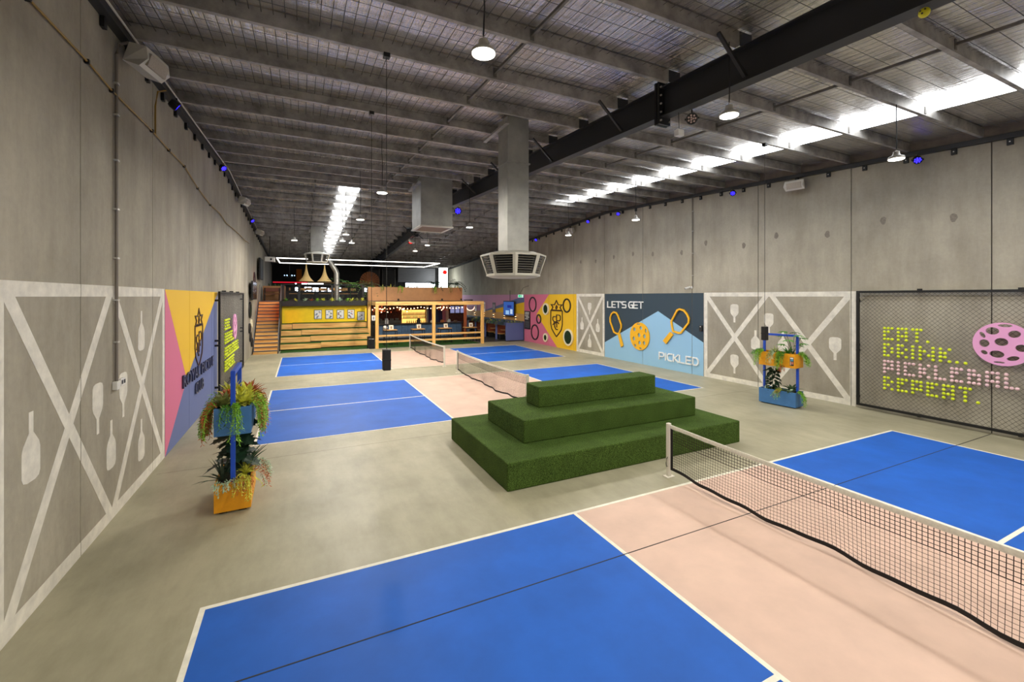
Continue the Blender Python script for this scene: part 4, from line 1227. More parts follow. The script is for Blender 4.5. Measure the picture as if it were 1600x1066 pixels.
mb.add([(xe - 0.045, ye - 0.027, 3.165), (xe - 0.03, ye - 0.027, 3.165), (xe - 0.075, ye - 0.027, 3.115), (xe - 0.09, ye - 0.027, 3.115)], [(0, 1, 2, 3)])
mb.add([(xe - 0.03, ye - 0.027, 3.165), (xe - 0.015, ye - 0.027, 3.165), (xe + 0.02, ye - 0.027, 3.115), (xe + 0.005, ye - 0.027, 3.115)], [(0, 1, 2, 3)])
mb.build('running_figure', emitter('exit_white', (220, 245, 232), 1.0), t)
MB().box(xe + 0.09, xe + 0.18, ye - 0.024, ye - 0.02, 3.165, 3.195).build('arrow', emitter('exit_green', (30, 190, 120), 1.2), t)
MB().tube([(xe - 0.1, ye, 3.28), (xe + 0.2, ye, 3.75), (XR - 0.02, ye, 3.9)], 0.012, 6).build('bracket_arm', BLACKM, t)

# ================================================================ PLANTER STANDS AND PLANTS
def planter_stand(cx, cy, rot, up_m, low_m, label):
    t = thing('planter_stand', label, 'planter', (cx, cy, 0), 'two-tier planter stands')
    Mx = Matrix.Translation((cx, cy, 0)) @ RZ(rot)
    def B(mb, nm, m, par=t):
        mb.v = [tuple(Mx @ Vector(v)) for v in mb.v]; return mb.build(nm, m, par)
    def trough(z0, z1, W, L, m, nm):
        tk = 0.018
        mb = MB()
        mb.box(-W, -W + tk, -L, L, z0, z1); mb.box(W - tk, W, -L, L, z0, z1)
        mb.box(-W + tk, W - tk, -L, -L + tk, z0, z1); mb.box(-W + tk, W - tk, L - tk, L, z0, z1)
        mb.box(-W + tk, W - tk, -L + tk, L - tk, z0, z0 + tk)
        o = B(mb, nm, m)
        B(MB().box(-W + tk, W - tk, -L + tk, L - tk, z0 + tk, z1 - 0.04), 'soil', mat('soil', (48, 40, 30), 0.95, 0, 0.3, 40), o)
        return o
    trough(0.03, 0.445, 0.23, 0.5, low_m, 'lower_trough'); trough(1.13, 1.53, 0.23, 0.5, up_m, 'upper_trough')
    B(MB().box(-0.17, -0.07, -0.46, 0.46, 0.0, 0.032), 'foot', BLACK); B(MB().box(0.07, 0.17, -0.46, 0.46, 0.0, 0.032), 'foot', BLACK)
    for y in (-0.455, 0.455):
        B(MB().bevbox(-0.03, 0.03, y - 0.03, y + 0.03, 0.05, 2.06, 0.004), 'post', BLUE_POST)
    B(MB().bevbox(-0.03, 0.03, -0.425, 0.425, 2.0, 2.06, 0.004), 'top_rail', BLUE_POST)
    return t, Mx
PLm, M_L = planter_stand(-6.70, 8.75, 0.02, BLUE_P, ORANGE_P, 'two-tier planter stand with blue upper box and orange base by the long wall')
PRm, M_R = planter_stand(6.80, 8.775, 0.118, ORANGE_P, BLUE_P, 'two-tier planter stand with orange upper box and blue base by the bare wall')
mb = MB().box(-0.234, -0.23, -0.46, -0.36, 1.20, 1.44); mb.v = [tuple(M_R @ Vector(v)) for v in mb.v]
card = mb.build('photo_card', mat('photo_card', (46, 48, 52), 0.5), PRm)
for (a, b, c, d, rgb) in [(-0.45, -0.37, 1.39, 1.43, (230, 226, 220)), (-0.45, -0.37, 1.33, 1.38, (80, 150, 190)), (-0.45, -0.40, 1.24, 1.31, (200, 120, 96)), (-0.39, -0.37, 1.22, 1.32, (226, 196, 176))]:
    mb = MB().box(-0.2355, -0.234, a, b, c, d); mb.v = [tuple(M_R @ Vector(v)) for v in mb.v]; mb.build('print_patch', mat('print_%d_%d' % (rgb[0], rgb[1]), rgb, 0.5), card)

def leafm(name, rgb, var=0.25): return mat('leaf_' + name, rgb, 0.55, 0, var, 12, spec=0.3)
G1 = leafm('bright', (138, 190, 62)); G2 = leafm('mid', (92, 150, 58)); G3 = leafm('dark', (52, 84, 50)); GY = leafm('lime', (222, 224, 92)); GR = leafm('rust', (192, 104, 60)); GW = leafm('pale', (184, 208, 178)); GP = leafm('olive', (150, 158, 92)); G4 = leafm('deep', (26, 52, 32))
def strand(mb, p, d, drop, ln, leaf, rnd, out=0.1):
    """hanging strand: leaves the rim along d then falls, with small paired leaflets"""
    pos = Vector(p); dirv = (Vector(d) + Vector((0, 0, 0.5))).normalized()
    n = max(5, int(ln / 0.035)); seg = ln / n; path = [pos.copy()]
    for i in range(n):
        dirv = (dirv + Vector((rnd.uniform(-.12, .12), rnd.uniform(-.12, .12), -drop))).normalized()
        pos = pos + dirv * seg; path.append(pos.copy())
        for s in (1, -1):
            sd = dirv.cross(Vector((rnd.uniform(-1, 1), rnd.uniform(-1, 1), 0.3))).normalized() * s
            tip = pos + sd * leaf * rnd.uniform(0.6, 1.2) + dirv * leaf * 0.7
            wv = dirv.cross(sd).normalized() * leaf * 0.16
            mid = (pos + tip) / 2
            mb.add([pos, mid + wv, tip, mid - wv], [(0, 1, 2, 3)])
    for a, b in zip(path[:-1], path[1:]):
        u = Vector((0.0025, 0, 0)); v = Vector((0, 0.0025, 0))
        mb.add([a + u, a + v, a - u - v, b + u, b + v, b - u - v], [(0, 1, 4, 3), (1, 2, 5, 4), (2, 0, 3, 5)])
def blade(mb, p, d, ln, wd, rnd, droop=0.25, segs=4):
    """pointed strap leaf, folded along its midrib"""
    d = Vector(d).normalized(); pos = Vector(p)
    side = d.cross(Vector((0, 0, 1)))
    side = side.normalized() if side.length > 0.05 else Vector((1, 0, 0))
    rows = []
    for i in range(segs + 1):
        t = i / segs; w_ = wd * (math.sin(PI * min(0.98, 0.14 + t * 0.86)) ** 0.8) if i < segs else 0.001
        nrm = side.cross(d).normalized()
        rows.append((pos - side * w_ / 2 + nrm * w_ * 0.15, pos.copy(), pos + side * w_ / 2 + nrm * w_ * 0.15))
        d = (d + Vector((0, 0, -droop / segs * (1 + t)))).normalized(); pos = pos + d * ln / segs
    vs = [v for r in rows for v in r]; fs = []
    for i in range(segs):
        a = i * 3; fs += [(a, a + 1, a + 4, a + 3), (a + 1, a + 2, a + 5, a + 4)]
    mb.add(vs, fs)
def rosette(mb, p, n, ln, wd, rnd, lo=0.2, hi=1.3, droop=0.4):
    for i in range(n):
        a = 2 * PI * (i * 0.381966) + rnd.uniform(-.2, .2); e = rnd.uniform(lo, hi)
        blade(mb, p, (math.cos(a) * math.cos(e), math.sin(a) * math.cos(e), math.sin(e)), ln * rnd.uniform(0.7, 1.1), wd, rnd, droop)
def plant(name, label, parts, at, group):
    """parts: list of (part name, material, MB); authored in world space"""
    t = thing(name, label, 'plant', at, group)
    for nm, m, mb in parts:
        o = mb.build(nm, m, t)
        if nm == 'foliage': o['kind'] = 'stuff'
    return t
rp = random.Random(11)
def W_(M, x, y, z): return M @ Vector((x, y, z))
def trailer(M, label, x, y, z, d, n, ln, leaf, m, spread=0.12, drop=0.28, m2=None, grp='planter plants'):
    mb = MB(); mb2 = MB()
    dv = M.to_3x3() @ Vector(d)
    for i in range(n):
        k = rp.uniform(-spread, spread)
        off = (0, k, 0) if abs(d[0]) > abs(d[1]) else (k, 0, 0)
        p = W_(M, x + off[0], y + off[1], z)
        dd = dv + Vector((rp.uniform(-.35, .35), rp.uniform(-.35, .35), 0))
        strand(mb2 if (m2 and i % 3 == 0) else mb, p, dd, drop, ln * rp.uniform(0.55, 1.1), leaf, rp)
    ps = [('foliage', m, mb)]
    if m2: ps.append(('foliage', m2, mb2))
    return plant('trailing_plant', label, ps, W_(M, x, y, z), grp)
# --- stand by the long wall
trailer(M_L, 'bright green trailing plant down the front of the blue box', 0.03, -0.44, 1.55, (0.1, -1, 0), 12, 0.62, 0.05, G1, 0.06)
trailer(M_L, 'green trailing plant at the centre front of the blue box', -0.07, -0.44, 1.54, (-0.1, -1, 0), 7, 0.42, 0.05, G2, 0.05)
trailer(M_L, 'green and rust trailing plant over the wall side of the blue box', -0.2, -0.05, 1.54, (-0.5, -0.1, 0), 80, 0.56, 0.05, G1, 0.4, drop=0.42, m2=GR)
trailer(M_L, 'green and rust trailing plant over the court side of the blue box', 0.2, 0.05, 1.54, (0.5, -0.05, 0), 90, 0.60, 0.05, G1, 0.42, drop=0.42, m2=GR)
for (x, y, m, lb, ln) in [(-0.13, -0.3, GP, 'olive rosette plant at the front of the blue box', 0.26), (0.1, -0.24, GY, 'lime leafy plant at the front of the blue box', 0.28), (-0.1, 0.0, GR, 'rust-leaved plant in the middle of the blue box', 0.26), (0.1, 0.1, GY, 'lime leafy plant in the middle of the blue box', 0.32), (-0.08, 0.32, GY, 'lime leafy plant at the far end of the blue box', 0.34), (0.14, 0.34, GR, 'rust-tipped rosette plant at the far corner of the blue box', 0.32)]:
    mb = MB(); rosette(mb, W_(M_L, x, y, 1.5), 60, ln * 0.9, 0.085, rp, 0.25, 1.4, 0.35)
    plant('leafy_plant', lb, [('foliage', m, mb)], W_(M_L, x, y, 1.5), 'planter plants')
mb = MB(); rosette(mb, W_(M_L, -0.15, -0.3, 0.42), 26, 0.40, 0.035, rp, 0.35, 1.35, 0.35)
plant('spiky_plant', 'dark spiky yucca at the front corner of the orange base', [('foliage', leafm('greygreen', (78, 92, 74)), mb)], W_(M_L, -0.15, -0.3, 0.42), 'planter plants')
mb = MB(); rosette(mb, W_(M_L, 0.1, 0.12, 0.42), 22, 0.46, 0.07, rp, 0.7, 1.4, 0.2)
plant('spiky_plant', 'upright spiky green plant at the back of the orange base', [('foliage', G3, mb)], W_(M_L, 0.08, 0.15, 0.42), 'planter plants')
mb = MB(); rosette(mb, W_(M_L, 0.14, -0.22, 0.44), 30, 0.24, 0.05, rp, 0.2, 1.3, 0.4)
plant('leafy_plant', 'lime leafy plant in the orange base', [('foliage', GY, mb)], W_(M_L, 0.14, -0.22, 0.44), 'planter plants')
trailer(M_L, 'pale green trailing plant over the front of the orange base', -0.1, -0.48, 0.46, (0, -1, 0), 11, 0.24, 0.05, GW, 0.12)
trailer(M_L, 'lime and rust trailing plant over the front corner of the orange base', 0.13, -0.45, 0.47, (0.2, -1, 0), 26, 0.36, 0.045, GY, 0.11, m2=GR)
trailer(M_L, 'pale trailing plant over the court side of the orange base', 0.22, -0.05, 0.5, (1, -0.1, 0), 22, 0.4, 0.05, GW, 0.3, m2=GR)
# big-leaf plants: every leaf an object that shares one mesh
def split_leaf():
    mb = MB(); pts = []
    # notched heart outline, tip along +Y
    half = [(0.0, 0.0), (0.30, -0.10), (0.46, 0.08), (0.30, 0.20), (0.50, 0.32), (0.30, 0.42), (0.46, 0.56), (0.25, 0.62), (0.33, 0.80), (0.12, 0.84), (0.0, 1.05)]
    for s in (1, -1):
        vs = [(x * s, y, 0.10 * abs(x) - 0.25 * y * y * 0.5) for x, y in half] + [(0, y, -0.25 * y * y * 0.5) for y in (0.84, 0.62, 0.42, 0.2)]
        idx = [(0, 1, 2, 14), (2, 3, 14), (3, 4, 13, 14), (4, 5, 13), (5, 6, 12, 13), (6, 7, 12), (7, 8, 11, 12), (8, 9, 11), (9, 10, 11)]
        vs.append(vs[-1])
        mb.add(vs, [tuple(min(i, 14) for i in q) for q in idx])
    return mb
def oval_leaf():
    mb = MB()
    rows = [(0, 0.02), (0.2, 0.26), (0.5, 0.36), (0.8, 0.22), (1.0, 0.01)]
    vs = []
    for t, w_ in rows: vs += [(-w_, t, 0.25 * w_ - 0.22 * t * t), (0, t, -0.22 * t * t), (w_, t, 0.25 * w_ - 0.22 * t * t)]
    fs = []
    for i in range(4):
        a = i * 3; fs += [(a, a + 1, a + 4, a + 3), (a + 1, a + 2, a + 5, a + 4)]
    return mb.add(vs, fs)
def leaf_plant(name, label, base, height, n, size, leaf_mb, m, stem_m, lean=0.12, lo=-0.3, hi=0.7, z0=0.1):
    t = thing(name, label, 'plant', base, 'planter plants')
    b = Vector(base)
    MB().tube([b, b + Vector((lean * 0.3, 0.02, height * 0.5)), b + Vector((lean, 0.0, height))], [0.012, 0.01, 0.006], 6).build('stem', stem_m, t)
    me = None
    for i in range(n):
        a = i * 2.399 + rp.uniform(-.3, .3); h = z0 + (height - z0) * (i + 0.5) / n
        e = rp.uniform(lo, hi)
        d = Vector((math.cos(a), math.sin(a), 0)); reach = 0.06 + 0.05 * rp.random()
        p = b + Vector((lean * h / height, 0, h)) + d * reach
        M = Matrix.Translation(p) @ RZ(a - PI / 2) @ RX(e) @ RY(rp.uniform(-.4, .4)) @ Matrix.Scale(size * rp.uniform(0.75, 1.15), 4)
        if me is None:
            o = leaf_mb.build('leaf', m, t); me = o.data; o.matrix_basis = M
        else:
            place(me, 'leaf', t, M)
    return t
leaf_plant('split_leaf_plant', 'dark split-leaf plant between the blue box and the orange base', W_(M_L, -0.02, -0.06, 0.40), 0.72, 22, 0.30, split_leaf(), G4, G3, 0.02, -0.6, 0.5, 0.12)
leaf_plant('rubber_plant', 'dark bushy rubber plant on the blue base', W_(M_R, -0.02, 0.20, 0.40), 0.68, 52, 0.17, oval_leaf(), G4, G3, 0.0, -0.9, 0.25, 0.02)
# --- stand by the bare wall
trailer(M_R, 'green trailing plant at the far end of the orange box', -0.2, 0.40, 1.54, (-1, 0.3, 0), 13, 0.48, 0.055, G1, 0.07)
trailer(M_R, 'green fern sprays on the far rim of the orange box', -0.05, 0.44, 1.54, (-0.5, 1, 0), 16, 0.34, 0.06, G2, 0.12, drop=0.16)
trailer(M_R, 'pale spiky trailing plant on the front of the orange box', -0.21, 0.12, 1.54, (-1, 0, 0), 9, 0.40, 0.06, GW, 0.09, m2=GP)
trailer(M_R, 'thick green trailing plant at the centre of the orange box', -0.21, -0.13, 1.54, (-1, 0, 0), 26, 0.5, 0.05, G1, 0.09, drop=0.4, m2=G2)
trailer(M_R, 'green trailing plant round the near end of the orange box', 0.05, -0.46, 1.54, (0.2, -1, 0), 22, 0.45, 0.055, G1, 0.15)
trailer(M_R, 'rust trailing sprigs below the orange box', -0.15, -0.16, 1.16, (-1, 0, 0), 10, 0.28, 0.05, GR, 0.06)
mb = MB(); rosette(mb, W_(M_R, -0.08, 0.1, 1.5), 30, 0.24, 0.04, rp, 0.2, 1.2, 0.4)
plant('leafy_plant', 'olive and pale rosette plant in the middle of the orange box', [('foliage', GP, mb)], W_(M_R, -0.08, 0.1, 1.5), 'planter plants')
mb = MB(); rosette(mb, W_(M_R, -0.05, -0.22, 1.5), 20, 0.28, 0.05, rp, 0.3, 1.3, 0.3)
plant('leafy_plant', 'dark green leafy plant beside the post of the orange box', [('foliage', G2, mb)], W_(M_R, -0.05, -0.22, 1.5), 'planter plants')
mb = MB(); st = MB()
base = W_(M_R, 0.06, -0.30, 1.48)
for i in range(10):
    a = i * 2.399; h = 0.25 + 0.42 * (i / 9)
    tip = base + Vector((0.22 * math.cos(a), 0.22 * math.sin(a), h))
    st.tube([base, base + (tip - base) * 0.5 + Vector((0, 0, 0.05)), tip], 0.006, 5)
    for k in range(-3, 4):
        ang = a + k * 0.42
        blade(mb, tip, (math.cos(ang), math.sin(ang), 0.15 - 0.05 * abs(k)), 0.24 - 0.02 * abs(k), 0.05, rp, 0.4, 3)
plant('finger_leaf_plant', 'tall finger-leaved plant rising above the orange box', [('foliage', G2, mb), ('stem', G3, st)], base, 'planter plants')
for (x, y, m, lb) in [(-0.12, 0.3, GW, 'pale small-leaved plant at the far end of the blue base'), (-0.13, -0.06, GP, 'olive small-leaved plant in the middle of the blue base'), (-0.14, -0.32, GW, 'pale leafy plant at the near end of the blue base')]:
    mb = MB(); rosette(mb, W_(M_R, x, y, 0.42), 26, 0.16, 0.05, rp, 0.1, 1.0, 0.3)
    plant('leafy_plant', lb, [('foliage', m, mb)], W_(M_R, x, y, 0.42), 'planter plants')
mb = MB(); rosette(mb, W_(M_R, 0.02, -0.3, 0.42), 24, 0.34, 0.075, rp, 0.2, 1.2, 0.4)
plant('spiky_plant', 'broad-bladed green plant around the near post of the blue base', [('foliage', G3, mb)], W_(M_R, 0.02, -0.3, 0.42), 'planter plants')
trailer(M_R, 'green and rust trailing plant down the front of the blue base', -0.22, -0.08, 0.46, (-1, 0, 0), 14, 0.36, 0.045, G1, 0.05, m2=GR)
trailer(M_R, 'green trailing plant down the near corner of the blue base', -0.1, -0.49, 0.46, (-0.2, -1, 0), 16, 0.44, 0.05, G1, 0.07)

# ================================================================ LOFT, STAIRS, TERRACE SEATS
MZ = 2.88                                   # loft floor level
DKT = mat('loft_floor', (70, 56, 44), 0.6, 0, 0.2, 3)
mez = struct('floor_loft')
MB().box(-8.15, 4.95, 31.95, 45.9, MZ - 0.30, MZ).build('loft_slab', DKT, mez)
MB().box(-6.9, -1.75, 31.80, 31.95, MZ - 0.34, MZ + 0.02).build('edge_beam', BLACK, mez)
# stairs
stairs = thing('staircase', 'straight timber staircase with metal nosings up to the loft by the long wall', 'stairs', (-7.5, 28, 0))
NS = 15; rise = MZ / NS; go = 0.262
for i in range(NS):
    y = 27.95 + go * i; z = rise * (i + 1)
    MB().box(-8.13, -6.98, y, y + go + (0.03 if i < NS - 1 else 0.1), z - 0.045, z).build('tread', WOODX, stairs)
    MB().box(-8.13, -6.98, y + 0.02, y + 0.04, z - rise, z - 0.045).build('riser', WOODX, stairs)
    MB().box(-8.13, -6.98, y - 0.008, y + 0.05, z - 0.05, z + 0.004).build('nosing', mat('nosing_steel', (92, 92, 98), 0.5, 0.3), stairs)
MB().prism([(-6.98, 27.95, 0), (-6.98, 31.9, MZ - 0.1), (-6.98, 31.9, 0)], (0.05, 0, 0)).build('stringer', BLACK, stairs)
RAILM = mat('handrail_grey', (120, 120, 124), 0.4, 0.4)
for x, nm in ((-8.10, 'wall'), (-6.93, 'open')):
    MB().tube([(x, 27.9, 0.82), (x, 28.0, 1.05), (x, 31.9, MZ + 0.98), (x, 32.2, MZ + 1.0)], 0.024, 8).build('handrail', RAILM, stairs, smooth=True)
    MB().tube([(x, 28.0, 0.1), (x, 28.0, 1.05)], 0.02, 8).build('post', RAILM, stairs)
    MB().tube([(x, 31.9, MZ), (x, 31.9, MZ + 0.98)], 0.02, 8).build('post', RAILM, stairs)
# terrace benches: four stepped rows, each row a short forward board and a long set-back board
ter = thing('terrace_seating', 'stepped timber terrace seating with green turf treads under the yellow wall', 'seating', (-4.3, 30, 0))
rows = [(0.06, 0.40, 29.62, -4.72), (0.40, 0.76, 30.18, -5.28), (0.76, 1.11, 30.74, -5.78), (1.11, 1.47, 31.30, -6.3)]
for i, (z0, z1, yf, xj) in enumerate(rows):
    nx = rows[i + 1][2] if i < 3 else 31.92
    f = 0.42
    MB().bevbox(xj + 0.01, -1.82, yf, yf + 0.045, z0 + 0.012, z1 - 0.035, 0.004).build('plank', WOODX, ter)
    MB().bevbox(-6.88, xj - 0.01, yf - f, yf - f + 0.045, z0 + 0.012, z1 - 0.035, 0.004).build('plank', WOODX, ter)
    MB().box(xj, -1.82, yf + 0.01, nx + 0.0, z1 - 0.035, z1).build('turf_tread', TURF_F, ter)
    MB().box(-6.88, xj, yf - f + 0.01, nx - f, z1 - 0.035, z1).build('turf_tread', TURF_F, ter)
    MB().box(xj - 0.01, -1.83, yf + 0.05, 31.9, max(z0, 0.0), z1 - 0.036).build('carcass', BLACK, ter)
    MB().box(-6.87, xj - 0.01, yf - f + 0.05, 31.9, max(z0, 0.0), z1 - 0.036).build('carcass', BLACK, ter)
MB().box(-6.93, -6.88, 29.15, 31.9, 0.0, MZ).build('end_panel', BLACK, ter)
# yellow wall above
YW = mat('yellow_wall', (252, 214, 14), 0.6, 0, 0.04, 3)
yw = MB().box(-6.88, -1.75, 31.93, 31.99, 1.2, MZ - 0.34).build('yellow_wall', YW); yw['kind'] = 'structure'
def poster(cx, z0, z1, wd, label, rgbs, y=31.93, seed=1):
    t = thing('framed_poster', label, 'poster', (cx, y, z0), 'posters on the yellow wall')
    MB().box(cx - wd / 2, cx + wd / 2, y - 0.03, y, z0, z1).build('frame', BLACK, t)
    MB().box(cx - wd / 2 + 0.03, cx + wd / 2 - 0.03, y - 0.034, y - 0.03, z0 + 0.03, z1 - 0.03).build('sheet', mat('poster_sheet', (226, 228, 232), 0.5), t)
    r = random.Random(seed)
    for k in range(7):
        a = cx - wd / 2 + 0.05 + r.random() * (wd - 0.22); b = z0 + 0.06 + k * (z1 - z0 - 0.16) / 7
        rgb = rgbs[k % len(rgbs)]
        MB().box(a, a + 0.08 + r.random() * 0.06, y - 0.037, y - 0.034, b, b + (z1 - z0) * 0.09).build('print_patch', mat('print_%d_%d_%d' % rgb, rgb, 0.5), t)
pc = [(120, 140, 170), (60, 80, 110), (206, 160, 120)]
poster(-4.80, 1.67, 2.28, 0.47, 'pale framed poster on the yellow wall, first from the stairs', pc, seed=3)
poster(-4.12, 1.67, 2.28, 0.47, 'framed blue and grey poster on the yellow wall, second from the stairs', [(70, 120, 170), (40, 50, 60), (200, 190, 150)], seed=5)
poster(-3.43, 1.67, 2.27, 0.47, 'framed grey poster on the yellow wall, third from the stairs', [(90, 90, 100), (170, 90, 80), (60, 60, 70)], seed=7)
poster(-2.77, 1.67, 2.28, 0.45, 'framed red and blue poster on the yellow wall, fourth from the stairs', [(190, 90, 70), (60, 90, 160), (40, 40, 50)], seed=9)
poster(-2.13, 1.52, 2.13, 0.48, 'framed poster hung lower than the others, nearest the bar', [(150, 160, 180), (60, 60, 90), (210, 200, 190)], seed=12)
# balustrade with dark mesh panels and trough of small plants
bal = thing('loft_balustrade', 'black balustrade with mesh panels along the loft edge', 'balustrade', (-4.3, 31.85, MZ))
for x in (-6.83, -5.92, -3.95, -1.98):
    MB().bevbox(x - 0.07, x + 0.07, 31.86, 31.94, MZ - 0.05, MZ + 1.08, 0.006).build('post', BLACK, bal)
MB().box(-6.9, -1.85, 31.86, 31.94, MZ + 1.02, MZ + 1.07).build('top_rail', BLACK, bal)
mb = MB()
for k in range(49):
    x = -6.8 + 0.1 * k
    mb.box(x, x + 0.007, 31.895, 31.905, MZ, MZ + 1.02)
for k in range(12):
    mb.box(-6.85, -1.9, 31.893, 31.907, MZ + 0.08 * k, MZ + 0.08 * k + 0.01)
mb.build('mesh_infill', BLACK, bal, kind='stuff')
tr = thing('plant_trough', 'long black trough on the loft edge above the yellow wall', 'trough', (-4.3, 31.65, MZ - 0.3))
MB().box(-6.88, -1.76, 31.56, 31.58, MZ - 0.32, MZ + 0.0).build('front_board', BLACK, tr); MB().box(-6.88, -1.76, 31.58, 31.79, MZ - 0.34, MZ - 0.05).build('trough_body', BLACK, tr)
r3 = random.Random(5)
for k, (x, m, nm) in enumerate([(-6.65, G2, 'mid green'), (-6.1, GY, 'bright lime'), (-5.55, GW, 'pale'), (-5.2, GR, 'rust'), (-4.85, G1, 'fresh green'), (-4.5, GY, 'large lime'), (-3.95, GY, 'small lime'), (-3.5, GW, 'silvery'), (-3.0, G1, 'leafy green'), (-2.75, GY, 'lime'), (-2.4, GP, 'olive'), (-2.05, GY, 'yellow-green')]):
    mb = MB(); rosette(mb, (x, 31.66, MZ - 0.05), 22, 0.28 + r3.uniform(-.05, .06), 0.07, r3, 0.2, 1.4, 0.4)
    plant('edge_plant', nm + ' tuft in the loft-edge trough, number %s from the stairs' % ['one', 'two', 'three', 'four', 'five', 'six', 'seven', 'eight', 'nine', 'ten', 'eleven', 'twelve'][k], [('foliage', m, mb)], (x, 31.66, MZ), 'plants in the loft-edge trough')
# brown planter box above the bar
bx = thing('planter_box', 'long brown planter box hanging above the bar frame', 'planter', (1.55, 31.5, 2.9))
BRN = mat('box_brown', (168, 122, 80), 0.6, 0, 0.08, 2)
MB().box(-1.75, 4.92, 31.3, 31.36, 2.86, 3.80).build('front_board', BRN, bx); MB().box(-1.75, 4.92, 31.36, 31.9, 2.86, 3.6).build('box_body', BRN, bx)
MB().box(4.88, 4.92, 31.36, 31.9, 2.86, 3.80).build('end_board', BRN, bx); MB().box(-1.78, 4.95, 31.26, 31.9, 2.78, 2.86).build('base_rail', BLACK, bx)
for x in (0.25, 3.35, 4.8):
    t = thing('track_spot', 'small black spot under the brown planter box, %s' % {0.25: 'near the yellow wall', 3.35: 'past its middle', 4.8: 'at its end'}[x], 'spotlight', (x, 31.22, 2.86), 'small spots under the planter box')
    MB().lathe([(0.05, 0.0), (0.06, 0.02), (0.06, 0.10), (0.03, 0.12)], (x, 31.2, 2.88), 10).build('can', BLACK, t); MB().box(x - 0.02, x + 0.02, 31.2, 31.3, 2.92, 2.96).build('arm', BLACK, t)
for k in range(11):
    x = -1.4 + 0.6 * k; m = [G2, GP, GY, G1][k % 4]
    mb = MB(); rosette(mb, (x, 31.55, 3.62), 20, 0.36 + 0.08 * (k % 3), 0.05, r3, 0.2, 1.4, 0.5)
    if k in (1, 3, 7, 9):
        for j in range(8): strand(mb, (x + r3.uniform(-.15, .15), 31.32, 3.8), (0, -1, 0), 0.35, r3.uniform(0.2, 0.55), 0.06, r3)
    plant('edge_plant', '%s plant in the brown planter box, number %s from the balustrade' % (['mid green', 'olive', 'lime', 'fresh green'][k % 4], ['one', 'two', 'three', 'four', 'five', 'six', 'seven', 'eight', 'nine', 'ten', 'eleven'][k]), [('foliage', m, mb)], (x, 31.55, 3.6), 'plants in the brown planter box')
def palm(x, y, z, h, n, label, m=G4):
    t = thing('small_palm', label, 'plant', (x, y, z), 'small palms on the loft edge')
    MB().tube([(x, y, z), (x + 0.03, y, z + h * 0.5)], [0.03, 0.02], 6).build('stem', G3, t)
    mb = MB()
    for i in range(n):
        a = i * 2.399; e = r3.uniform(0.15, 1.1); d = Vector((math.cos(a) * math.cos(e), math.sin(a) * math.cos(e), math.sin(e))); p = Vector((x, y, z + h * 0.45)); ln = h * r3.uniform(0.6, 0.95)
        for s in range(9):
            q = p + d * ln * s / 9
            for sg in (1, -1):
                sd = d.cross(Vector((0, 0, 1))).normalized() * sg
                blade(mb, q, sd + d * 0.8 + Vector((0, 0, -0.2)), 0.26 * (1.1 - s / 11), 0.07, r3, 0.5, 2)
            d = (d + Vector((0, 0, -0.12))).normalized()
    o = mb.build('fronds', m, t); o['kind'] = 'stuff'
palm(2.95, 31.6, 3.6, 1.15, 12, 'dark palm in the brown planter box before the pale column')
palm(4.45, 31.6, 3.6, 1.10, 12, 'dark palm at the end of the brown planter box')
palm(-2.75, 32.6, 2.9, 2.1, 12, 'feathery palm behind the balustrade near the flue', G2)
palm(-1.55, 32.2, 3.2, 1.5, 16, 'bushy pale green palm at the corner of the balustrade', leafm('sage', (96, 116, 80)))

# loft furniture
BART0 = mat('counter_dark', (40, 34, 30), 0.4)
LW = mat('loft_wood', (186, 140, 82), 0.55, 0, 0.1, 6)
def chair(x, y, rz, label):
    global chair0
    if chair0 is None:
        t = thing('dining_chair', label, 'chair', (0, 0, 0), 'loft chairs')
        MB().bevbox(-0.21, 0.21, -0.21, 0.21, 0.44, 0.48, 0.01).build('seat', LW, t)
        for sx in (-1, 1):
            for sy in (-1, 1):
                MB().tube([(sx * 0.19, sy * 0.18, 0.44), (sx * 0.23, sy * 0.24, 0.0)], 0.014, 6).build('leg', BLACKM, t)
            MB().tube([(sx * 0.19, 0.19, 0.44), (sx * 0.2, 0.25, 0.86)], 0.014, 6).build('back_post', BLACKM, t)
            MB().tube([(sx * 0.2, 0.21, 0.64), (sx * 0.25, 0.0, 0.65), (sx * 0.22, -0.17, 0.64), (sx * 0.2, -0.18, 0.46)], 0.012, 6).build('armrest', BLACKM, t)
        MB().prism([(0.2 * math.sin(a), 0.25 + 0.05 * math.cos(a) - 0.05, 0.68) for a in (-1.4, -0.7, 0, 0.7, 1.4)] + [(0.2 * math.sin(a), 0.275 + 0.05 * math.cos(a) - 0.05, 0.68) for a in (1.4, 0.7, 0, -0.7, -1.4)], (0, 0, 0.17)).build('backrest', LW, t)
        chair0 = t
        t.location = (x, y, MZ); t.rotation_euler = (0, 0, rz)
        return t
    return copy_tree(chair0, (x, y, MZ), label, rz)
chair0 = None
for i, (x, y, rz) in enumerate([(-6.25, 32.9, 1.5), (-5.25, 32.7, 2.9), (-4.45, 33.2, 0.4), (-3.95, 32.6, 3.3), (-3.0, 32.7, 2.7), (-2.45, 33.3, 0.2), (-5.6, 34.3, 0.2), (-4.3, 34.6, 3.0), (-3.2, 34.4, -0.3), (-6.3, 34.2, 1.4)]):
    chair(x, y, rz, 'black metal loft chair with timber seat, %s' % ['front row, nearest the stairs', 'front row, second from the stairs', 'front row, third from the stairs', 'front row, fourth from the stairs', 'front row, fifth from the stairs', 'front row, nearest the corner post', 'back row, second from the stairs', 'back row, third from the stairs', 'back row, nearest the flue', 'back row, nearest the stairs'][i])
